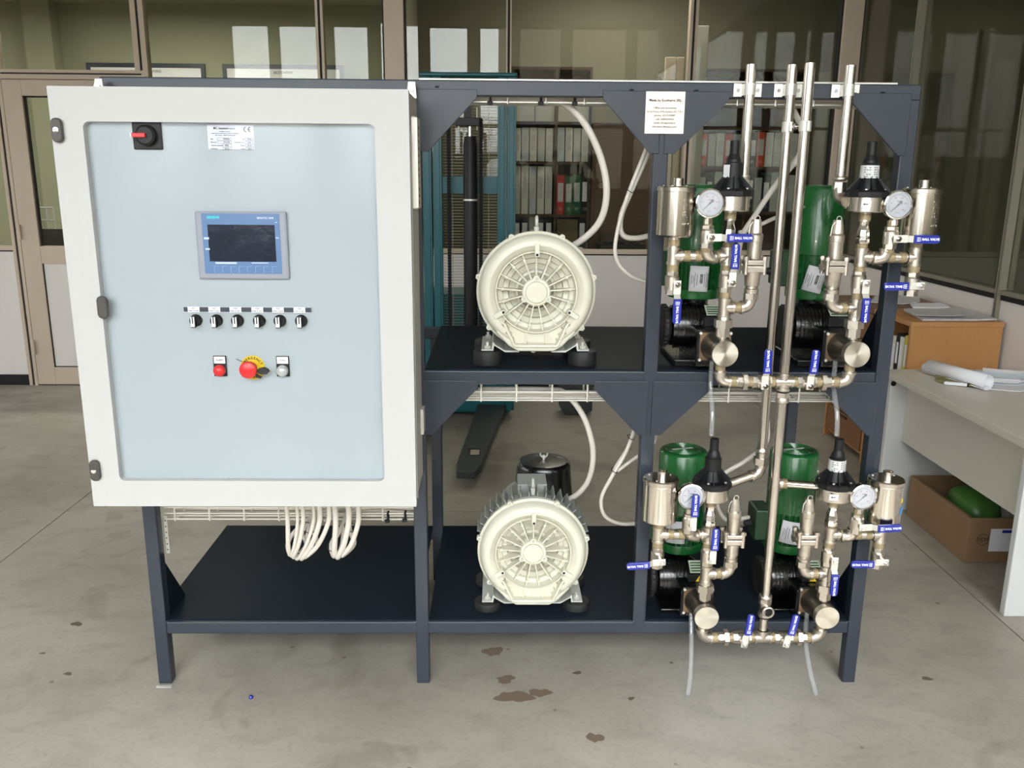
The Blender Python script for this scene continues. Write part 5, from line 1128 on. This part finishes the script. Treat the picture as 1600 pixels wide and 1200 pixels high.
nth = ['first', 'second', 'third', 'fourth', 'fifth', 'sixth', 'seventh', 'eighth', 'ninth', 'tenth', 'eleventh', 'twelfth', 'thirteenth', 'fourteenth', 'fifteenth', 'sixteenth']
random.seed(21)
x = 1.120
for k in range(9):
    if 1.40 < x < 1.444: x = 1.444
    binder(x, 0.052, 1.586, random.uniform(0.235, 0.245), pale[k % 4], 'pale binder on the upper archive shelf behind the upper blower, %s from the left' % nth[k], 'pale binders on the archive shelf'); x += 0.0595
row2 = [('paleg', (178, 184, 180)), ('pale', (206, 208, 204)), ('palebl', (190, 200, 210)), ('palew', (216, 214, 206)), ('pale', 0), ('red', (170, 24, 34)), ('bgreen', (22, 84, 54)), ('bgreen', 0), ('black', (20, 20, 22))]
x = 1.120
for k, c in enumerate(row2):
    if 1.40 < x < 1.444: x = 1.444
    nm = {'red': 'red binder on the middle archive shelf, beside the green ones', 'black': 'black binder at the right end of the middle archive shelf'}.get(c[0])
    if c[0] == 'bgreen': nm = 'dark green binder %s on the middle archive shelf' % ('right of the red one' if k == 6 else 'next to the black one')
    binder(x, 0.052 if k < 5 else 0.060, 1.201, 0.35 if k < 5 else random.uniform(0.28, 0.31), c, nm or 'pale binder on the middle archive shelf, %s from the left' % nth[k], 'mixed binders on the middle archive shelf'); x += 0.0595 if k < 5 else 0.0615
row3 = [('navy', (22, 26, 48)), ('navy', 0), ('paleg', 0), ('navy', 0), ('black', 0)]
x = 1.120
for k, c in enumerate(row3):
    binder(x, 0.055, 0.956, 0.225, c, ['dark blue binder at the left end of the low archive shelf', 'dark blue binder with pale label, second on the low archive shelf', 'grey binder on the low archive shelf', 'dark blue binder right of the grey one, low shelf', 'black binder with white spine label left of the divider'][k], 'dark binders on the low archive shelf'); x += 0.0605
tag(G().bb(1.452, 1.61, 4.32, 4.60, 0.956, 1.165).build('document_box', mat('folder_olive', (96, 88, 60), 0.7), None, smooth=False, bevel=0.003), 'wide olive brown document box on the low archive shelf', 'box')
binder(1.616, 0.055, 0.956, 0.225, ('black', 0), 'black binder with white spine label at the right end of the low shelf', 'dark binders on the low archive shelf')
for k, (a, b) in enumerate(((1.122, 1.272), (1.276, 1.42), (1.445, 1.675))):
    tag(G().bb(a, b, 4.32, 4.62, 1.869, 2.06).build('archive_box', mat('box_pale', (196, 192, 184), 0.7) if k == 0 else MATS['box_pale'], None, smooth=False, bevel=0.003), ['pale archive box on the top shelf, left', 'pale archive box on the top shelf, beside the divider', 'wide pale archive box on the top shelf, right'][k], 'box', 'archive boxes on the top shelf')
x = 2.505; random.seed(4)
cr = [('orange', (196, 70, 40)), ('paleg', 0), ('pale', 0), ('red', 0), ('paleg', 0), ('black', 0), ('orange', 0), ('pale', 0), ('paleg', 0), ('red', 0), ('pale', 0), ('navy', 0)]
for k, c in enumerate(cr):
    if 2.81 < x < 2.872: x = 2.872
    binder(x, 0.055, 1.561, random.uniform(0.23, 0.25), c, '%s binder on the right archive shelf, upper row, %s from the left' % ({'orange': 'orange', 'paleg': 'grey', 'pale': 'pale', 'red': 'red', 'black': 'black', 'navy': 'dark blue'}[c[0]], nth[k]), 'binders on the right archive shelf'); x += 0.0615
x = 2.505
for k in range(12):
    c = [('paleg', 0), ('black', 0), ('paleg', 0), ('navy', 0)][k % 4]
    if 2.81 < x < 2.872: x = 2.872
    binder(x, 0.055, 1.231, 0.25+0.02*(k % 3), c, '%s binder on the right archive shelf, middle row, %s from the left' % ({'paleg': 'grey', 'black': 'black', 'navy': 'dark blue'}[c[0]], nth[k]), 'binders on the right archive shelf'); x += 0.0615
# tambour cabinet
tm = empty('tambour_cabinet', (1.70, 4.22, 0.0), 'brown roll-front cabinet with horizontal slats right of the binders', 'cabinet')
G().bb(0, 0.44, 0.02, 0.45, 0, 1.86).build('carcass', woodd, tm, smooth=False)
G().bb(-0.002, 0.03, -0.004, 0.02, 0.0, 1.86).build('side_stile', woodm, tm, smooth=False); G().bb(0.41, 0.442, -0.004, 0.02, 0.0, 1.86).build('side_stile', woodm, tm, smooth=False)
for k in range(44):
    z = 1.08+k*0.0172; G().bb(0.03, 0.41, 0.004 if k % 2 else 0.006, 0.02, z, z+0.0150).build('slat', woodm, tm, smooth=False)
for k, (x, w_) in enumerate(((2.18, 0.075), (2.262, 0.05))):
    tag(G().bb(x, x+w_, 4.1, 4.14, 0, 2.3).build('shelf_upright', MATS['anodised_frame'], None, smooth=False, bevel=0.004), ['wide pale metal upright right of the brown cabinet', 'narrow pale metal upright right of the brown cabinet'][k], 'upright')
tag(G().bb(2.375, 2.462, 4.05, 4.10, 0, 2.5).build('shelf_upright', mat('upright_white', (200, 196, 188), 0.5), None, smooth=False, bevel=0.004), 'broad white upright left of the right archive shelf', 'upright')
od = empty('office_table', (1.35, 4.0, 0), 'dark office table just behind the partition glass', 'table')
G().bb(0, 0.95, -0.14, 0.18, 0.88, 0.905).build('table_top', woodd, od, smooth=False)
for x in (0.02, 0.89):
    for y in (-0.12, 0.13): G().bb(x, x+0.035, y, y+0.035, 0, 0.88).build('leg', blackp, od, smooth=False)
pr = empty('desk_printer', (1.72, 3.98, 0.905), 'black desktop printer on the office table', 'printer')
G().bb(0, 0.34, -0.09, 0.15, 0.0, 0.11).build('body', blackp, pr, smooth=False, bevel=0.01); G().bb(0.03, 0.30, -0.10, 0.10, 0.11, 0.125).build('lid', blackg, pr, smooth=False, bevel=0.004)
G().bb(0.05, 0.28, -0.115, -0.09, 0.02, 0.05).build('paper_tray', greym, pr, smooth=False)
for k in range(4): tag(G().bb(1.44+0.004*k, 1.64-0.006*k, 3.94, 4.10, 0.905+k*0.018, 0.921+k*0.018).build('book', [MATS['ink'], MATS['printed_paper'], MATS['navy_paint'], MATS['printed_paper']][k], None, smooth=False, bevel=0.002), '%s book in the flat stack on the office table' % ['bottom', 'second lowest', 'second highest', 'top'][k], 'book', 'flat stack of books on the office table')
# left office
for k, (x, w_) in enumerate(((-2.98, 1.14), (-1.67, 1.17))):
    nbd = empty('notice_board', (x, 6.585, 1.75), '%s blue-framed wall board with a printed heading in the left office' % ('left' if k == 0 else 'right'), 'board', 'blue-framed wall boards')
    G().bb(0, w_, 0, 0.01, 0, 0.76).build('sheet', paper, nbd, smooth=False)
    g = [G().bb(0, w_, -0.006, 0.012, 0.72, 0.76), G().bb(0, w_, -0.006, 0.012, 0, 0.04), G().bb(0, 0.04, -0.006, 0.012, 0.04, 0.72), G().bb(w_-0.04, w_, -0.006, 0.012, 0.04, 0.72)]
    for q in g: q.build('frame_rail', navy, nbd, smooth=False)
    text('PIANO DI LAVORO' if k == 0 else 'ECOTHERM', 0.035, ink, nbd, (w_/2, -0.002, 0.685))
ds = empty('office_desk', (-3.5, 5.3, 0), 'dark desk in the left office seen through the door glass', 'desk')
G().bb(0, 2.6, 0, 0.7, 0.72, 0.75).build('desk_top', blackp, ds, smooth=False)
for x in (0.02, 2.54): G().bb(x, x+0.04, 0.03, 0.67, 0, 0.72).build('leg', greym, ds, smooth=False)
mo = empty('monitor', (-2.86, 5.32, 0.75), 'black computer monitor seen from behind through the door glass', 'monitor')
G().bb(-0.24, 0.24, 0, 0.04, 0.05, 0.25).build('screen_housing', blackp, mo, smooth=False, bevel=0.01); G().bb(-0.03, 0.03, 0.02, 0.06, 0, 0.2).build('stand', blackp, mo, smooth=False); G().bb(-0.1, 0.1, -0.05, 0.12, 0, 0.012).build('foot', blackp, mo, smooth=False)
lm = empty('desk_lamp', (-3.16, 5.6, 0.75), 'slim white column lamp on the left office desk', 'lamp')
G().lathe([(0.05, 0), (0.05, 0.01), (0.012, 0.015), (0.012, 0.16)], (0, 0, 0), 'z', 20).build('base', white, lm); G().lathe([(0.03, 0.16), (0.035, 0.42)], (0, 0, 0), 'z', 20).build('shade', beigem, lm)
tag(G().bb(-2.93, -2.5, 5.70, 5.95, 0.75, 1.15).build('carton', beigem, None, smooth=False, bevel=0.003), 'warm beige carton on the left office desk', 'box')
wr_ = empty('wire_rack', (-3.09, 5.62, 0.75), 'small white wire rack on the left office desk', 'rack')
for x in (0, 0.06, 0.12): G().rod((x, 0, 0), (x, 0, 0.42), 0.006, n=8).build('upright_wire', white, wr_)
for z in (0.2, 0.31, 0.42): G().rod((0, 0, z), (0.12, 0, z), 0.006, n=8).build('cross_wire', white, wr_)

# ================================================================== RIGHT SIDE: SIDEBOARDS, DESK, BOX
ch = empty('chest_of_drawers', (2.95, 2.08, 0), 'brown wooden chest of drawers against the right glass partition, far unit', 'chest')
G().bb(0.02, 0.43, 0.0, 0.50, 0.03, 0.80).build('carcass', woodl, ch, smooth=False)
G().bb(0.0, 0.435, -0.0, 0.52, 0.80, 0.83).build('top_board', woodt, ch, smooth=False, bevel=0.003)
G().bb(0.0, 0.435, 0.50, 0.52, 0.0, 0.80).build('side_board', woodl, ch, smooth=False)
for k in range(5):
    z = 0.05+k*0.15
    d = G().bb(0.0, 0.02, 0.01, 0.49, z+0.004, z+0.146).build('drawer', mat('drawer_front', (132, 92, 62), 0.45, 0, 0.12, 6) if k == 0 else MATS['drawer_front'], ch, smooth=False, bevel=0.003)
    G().bb(-0.008, 0.001, 0.20, 0.30, z+0.126, z+0.138).build('drawer_pull', woodd, d, smooth=False)
bk = empty('low_bookcase', (2.95, 1.665, 0), 'light beech open bookcase against the right glass partition, end panel facing the room', 'bookcase')
G().bb(0.0, 0.435, 0.0, 0.022, 0.0, 0.805).build('end_panel', woodl, bk, smooth=False)
G().bb(0.0, 0.435, 0.385, 0.405, 0.0, 0.805).build('end_panel', woodl, bk, smooth=False)
G().bb(-0.004, 0.438, -0.004, 0.408, 0.805, 0.83).build('top_board', woodl, bk, smooth=False, bevel=0.003)
G().bb(0.42, 0.435, 0.022, 0.385, 0.0, 0.805).build('back_board', woodd, bk, smooth=False)
for z in (0.05, 0.30, 0.52): G().bb(0.006, 0.42, 0.022, 0.385, z, z+0.018).build('shelf', woodl, bk, smooth=False)
for k, (y, c, h) in enumerate(((0.035, ('byel', (206, 196, 60)), 0.215), (0.085, ('palew', 0), 0.20), (0.125, ('black', 0), 0.21), (0.17, ('palew', 0), 0.19))):
    m = MATS.get('bd_'+c[0]) or mat('bd_'+c[0], c[1], 0.6)
    t = empty('book', (2.962, 1.665+y, 0.538), ['yellow-green folder at the near end of the bookcase', 'white folder next to the yellow one in the bookcase', 'black folder in the bookcase, third from the near end', 'white folder in the bookcase, fourth from the near end'][k], 'book', 'folders in the low bookcase')
    G().bb(0, 0.26, 0, 0.038, 0, h).build('cover', m, t, smooth=False, bevel=0.002); G().bb(-0.0006, 0, 0.008, 0.030, h*0.3, h*0.8).build('spine_label', paper, t, smooth=False)
for k in range(3):
    t = G().bb(0, 0.22, 0, 0.05, 0, 0.15).build('book', [MATS['printed_paper'], MATS['bd_palew'], MATS['bd_paleg']][k], None, (2.965, 1.70+0.06*k, 0.319), smooth=False, bevel=0.002); tag(t, ['pale book on the lower shelf of the bookcase, nearest', 'white book on the lower shelf of the bookcase, middle', 'grey book on the lower shelf of the bookcase, farthest'][k], 'book', 'books on the lower bookcase shelf')
def sheet(pts, z, th, m, name, label, cat, group=None, bend=0.0):
    n = 6; g = G(); P = [Vector((x, y, 0)) for x, y in pts]
    vs = []
    for s_ in (0, 1):
        for i in range(n+1):
            for j in range(n+1):
                u_, v_ = i/n, j/n; p = (P[0]*(1-u_)+P[1]*u_)*(1-v_)+(P[3]*(1-u_)+P[2]*u_)*v_
                vs.append(p+Vector((0, 0, z+s_*th+bend*(max(0, u_-0.6)**2*4+max(0, v_-0.7)**2*3))))
    N = (n+1)**2; fs = []
    for i in range(n):
        for j in range(n):
            a = i*(n+1)+j; fs.append((N+a, N+a+1, N+a+n+2, N+a+n+1)); fs.append((a, a+n+1, a+n+2, a+1))
    for i in range(n):
        for a, b in ((i*(n+1), (i+1)*(n+1)), ((i+1)*(n+1)+n, i*(n+1)+n), (i+1, i), (n*(n+1)+i, n*(n+1)+i+1)): fs.append((a, b, N+b, N+a))
    return tag(g.add(vs, fs).build(name, m, None), label, cat, group)
sheet([(3.015, 1.695), (3.37, 1.70), (3.37, 2.02), (3.06, 1.99)], 0.8305, 0.008, paper2, 'drawing_stack', 'flat stack of printed drawings on the near end of the bookcase', 'papers', 'papers on the sideboard', 0.006)
sheet([(3.00, 1.75), (3.22, 1.72), (3.30, 1.96), (3.04, 1.95)], 0.846, 0.002, paper2, 'drawing_sheet', 'loose drawing lying askew on the flat stack of drawings', 'papers', 'papers on the sideboard', 0.01)
sheet([(3.15, 2.08), (3.33, 2.06), (3.35, 2.20), (3.20, 2.22)], 0.8305, 0.010, paper, 'document', 'small white bundle of papers in the middle of the sideboard top', 'papers', 'papers on the sideboard', 0.006)
sheet([(3.02, 2.30), (3.24, 2.20), (3.36, 2.46), (3.14, 2.52)], 0.8305, 0.004, paper2, 'drawing_sheet', 'large curled drawing sheet at the far end of the sideboard', 'papers', 'papers on the sideboard', 0.03)
# desk
dk = empty('white_desk', (2.73, 0.33, 0), 'white laminate desk with a panel front at the right edge of the room', 'desk')
G().bb(0, 0.655, 0, 1.10, 0.625, 0.655).build('desk_top', desk_m, dk, smooth=False, bevel=0.003)
G().bb(0.045, 0.64, 0.07, 0.10, 0.0, 0.625).build('leg_panel', deskl, dk, smooth=False, bevel=0.004)
G().bb(0.02, 0.64, 1.05, 1.08, 0.0, 0.625).build('leg_panel', deskl, dk, smooth=False, bevel=0.004)
G().bb(0.095, 0.113, 0.10, 1.05, 0.335, 0.625).build('modesty_panel', desk_m, dk, smooth=False)
G().rod((0.03, 1.0495, 0.60), (0.03, 1.0489, 0.60), 0.012, n=16).build('cam_hole', darkhole, dk)
# rolled drawings
def roll(p0, p1, r, label):
    p0, p1 = Vector(p0), Vector(p1); a = (p1-p0).normalized(); u = a.orthogonal().normalized(); w_ = a.cross(u); N = 56; vs = []; fs = []
    for e in (p0, p1):
        for k in range(N+1):
            q = k/N*4.4*PI; rr = r*(1-0.42*k/N); vs.append(e+(u*math.cos(q)+w_*math.sin(q))*rr)
    for k in range(N): fs.append((k, k+1, N+1+k+1, N+1+k))
    o = G().add(vs, fs).build('rolled_drawing', paper, None); s_ = o.modifiers.new('thick', 'SOLIDIFY'); s_.thickness = 0.0008
    return tag(o, label, 'papers', 'papers on the white desk')
roll((2.885, 1.33, 0.69), (2.975, 1.03, 0.690), 0.033, 'big loosely rolled white drawing on the far left of the desk')
roll((2.872, 1.345, 0.682), (2.93, 1.17, 0.682), 0.022, 'small paper roll behind the big rolled drawing')
for k, (pts, z, b) in enumerate([([(2.98, 1.06), (3.16, 0.98), (3.22, 1.10), (3.06, 1.16)], 0.656, 0.06), ([(2.99, 1.14), (3.20, 1.06), (3.27, 1.17), (3.06, 1.27)], 0.662, 0.07), ([(3.06, 1.20), (3.26, 1.12), (3.33, 1.22), (3.12, 1.33)], 0.668, 0.05)]):
    sheet(pts, z, 0.003, paper if k != 1 else MATS['bd_palebl'], 'loose_papers', ['folded sheet beside the big roll on the desk', 'bent sheet on top of the folded one on the desk', 'upturned sheet at the wall side of the desk'][k], 'papers', 'papers on the white desk', b)
sheet([(3.10, 0.86), (3.25, 0.82), (3.30, 0.95), (3.14, 0.99)], 0.656, 0.006, MATS['bd_palebl'], 'blue_sheet', 'pale blue sheet at the right picture edge of the desk', 'papers', 'papers on the white desk', 0.01)
sheet([(2.845, 1.18), (2.955, 1.06), (2.985, 1.11), (2.875, 1.25)], 0.656, 0.009, mat('olive_cloth', (120, 116, 72), 0.8, 0, 0.5, 30), 'work_cloth', 'crumpled olive cloth under the rolled drawing', 'cloth', None, 0.02)
pn = empty('marker_pen', (2.85, 1.13, 0.6635), 'white marker pen with black cap at the edge of the desk', 'pen', rz=-0.42)
G().lathe([(0.004, 0), (0.0075, 0.006), (0.0075, 0.085)], (0, 0, 0), 'x', 16).build('barrel', paper, pn); G().lathe([(0.0082, 0.085), (0.0082, 0.125), (0.004, 0.138)], (0, 0, 0), 'x', 16).build('cap', blackp, pn)
# cardboard box under the desk
cb = empty('cardboard_box', (2.862, 0.83, 0), 'open brown cardboard box with a white label on the floor under the desk', 'box')
BX, BY, BH = 0.42, 0.50, 0.19
for n_, (a, b, c, d) in (('front_wall', (0, BX, 0, 0.006)), ('back_wall', (0, BX, BY-0.006, BY)), ('side_wall', (0, 0.006, 0.006, BY-0.006)), ('side_wall', (BX-0.006, BX, 0.006, BY-0.006))):
    G().bb(a, b, c, d, 0, BH).build(n_, card, cb, smooth=False, bevel=0.002)
G().bb(0.006, BX-0.006, 0.006, BY-0.006, 0, 0.006).build('bottom', card, cb, smooth=False)
G().bb(0.006, 0.02, 0.02, BY-0.02, BH-0.1, BH-0.004).build('flap', card, cb, smooth=False)
lb = G().bb(0.09, 0.30, -0.0012, 0, 0.05, 0.145).build('shipping_label', paper, cb, smooth=False)
G().bb(0.135, 0.175, -0.0018, -0.0012, 0.128, 0.140).build('blue_mark', bluep, lb, smooth=False)
G().ring((0.062, -0.0008, 0.10), 0.024, 0.0012, 'y', 10, 4).ring((0.062, -0.0008, 0.10), 0.015, 0.0010, 'y', 3, 4).build('stamp', mat('stamp', (70, 50, 36), 0.8), cb)
text('RCM', 0.02, MATS['stamp'], cb, (0.062, -0.0012, 0.10))
def blob(o_, sx, sy, sz, m, name, label, cat, seed):
    random.seed(seed); prof = []
    g = G(); n = 18; r_ = 9; vs = []; fs = []
    for i in range(r_+1):
        th = PI*i/r_
        for k in range(n):
            q = 2*PI*k/n; f = 1+0.10*math.sin(3*q+seed)*math.sin(2*th)+random.uniform(-0.03, 0.03)
            vs.append((sx*f*math.sin(th)**0.6*math.cos(q), sy*f*math.sin(th)**0.6*math.sin(q), sz*math.cos(th)))
    for i in range(r_):
        for k in range(n): k2 = (k+1) % n; fs.append((i*n+k, i*n+k2, (i+1)*n+k2, (i+1)*n+k))
    return tag(g.add(vs, fs).build(name, m, None, o_), label, cat)
blob((3.02, 1.09, 0.112), 0.10, 0.13, 0.10, pgreen, 'plastic_bag', 'shiny green printed plastic bag inside the cardboard box', 'bag', 2)
blob((3.13, 0.93, 0.065), 0.11, 0.07, 0.055, pyel, 'plastic_bag', 'yellow printed packet at the front of the cardboard box', 'bag', 5)
blob((3.17, 1.17, 0.080), 0.07, 0.10, 0.07, mat('film_white', (200, 204, 200), 0.25), 'plastic_bag', 'clear-white bubble wrap at the back of the cardboard box', 'bag', 8)

# ---------------------------------------------------------------- floor stains and litter
stain_m = mat('stain', (112, 98, 84), 0.6, 0, 0.06, 20); stain_d = mat('stain_dark', (92, 86, 72), 0.55)
def stain(x, y, sx, sy, seed, m=None, name='stain', rot=0.0):
    random.seed(seed); n = 22; vs = [(0, 0, 0)]; ph = [random.uniform(0, 6.3) for _ in range(4)]
    for k in range(n):
        q = 2*PI*k/n; f = 1+0.16*math.sin(2*q+ph[0])+0.12*math.sin(3*q+ph[1])+0.10*math.sin(5*q+ph[2])+0.07*math.sin(7*q+ph[3])
        X_, Y_ = sx*f*math.cos(q), sy*f*math.sin(q); vs.append((X_*math.cos(rot)-Y_*math.sin(rot), X_*math.sin(rot)+Y_*math.cos(rot), 0))
    fs = [(0, 1+k, 1+(k+1) % n) for k in range(n)]
    o = G().add(vs, fs).build(name, m or stain_m, None, (x, y, 0.0006), smooth=False); o.parent = fl_o; return o
for a in [(0.995, 0.178, 0.030, 0.028, 1), (1.035, 0.02, 0.026, 0.022, 2), (1.06, -0.07, 0.05, 0.030, 3), (1.135, -0.05, 0.030, 0.022, 4), (1.275, -0.26, 0.022, 0.02, 7)]: stain(*a)
for a in [(-0.41, 0.354, 0.020, 0.014, 11), (-0.295, 0.054, 0.012, 0.009, 12), (-0.43, 0.17, 0.009, 0.006, 13), (1.255, 0.055, 0.012, 0.01, 14), (1.40, -0.08, 0.010, 0.008, 15), (2.32, 0.02, 0.014, 0.012, 16), (1.555, 0.11, 0.006, 0.005, 17), (-0.19, 0.62, 0.008, 0.005, 18)]: stain(*a, m=stain_d)
tag(G().lathe([(0.006, 0), (0.0065, 0.004), (0.004, 0.008)], (0.294, -0.074, 0.0008), 'z', 14).build('blue_bead', bluep, None), 'tiny blue plastic cap on the floor left of the middle leg', 'cap')
tag(G().bb(0, 0.045, -0.004, 0.006, 0.0008, 0.0035).build('metal_shim', zinc, None, (0.0, -0.018, 0), smooth=False), 'small metal shim lying under the left front leg', 'shim')
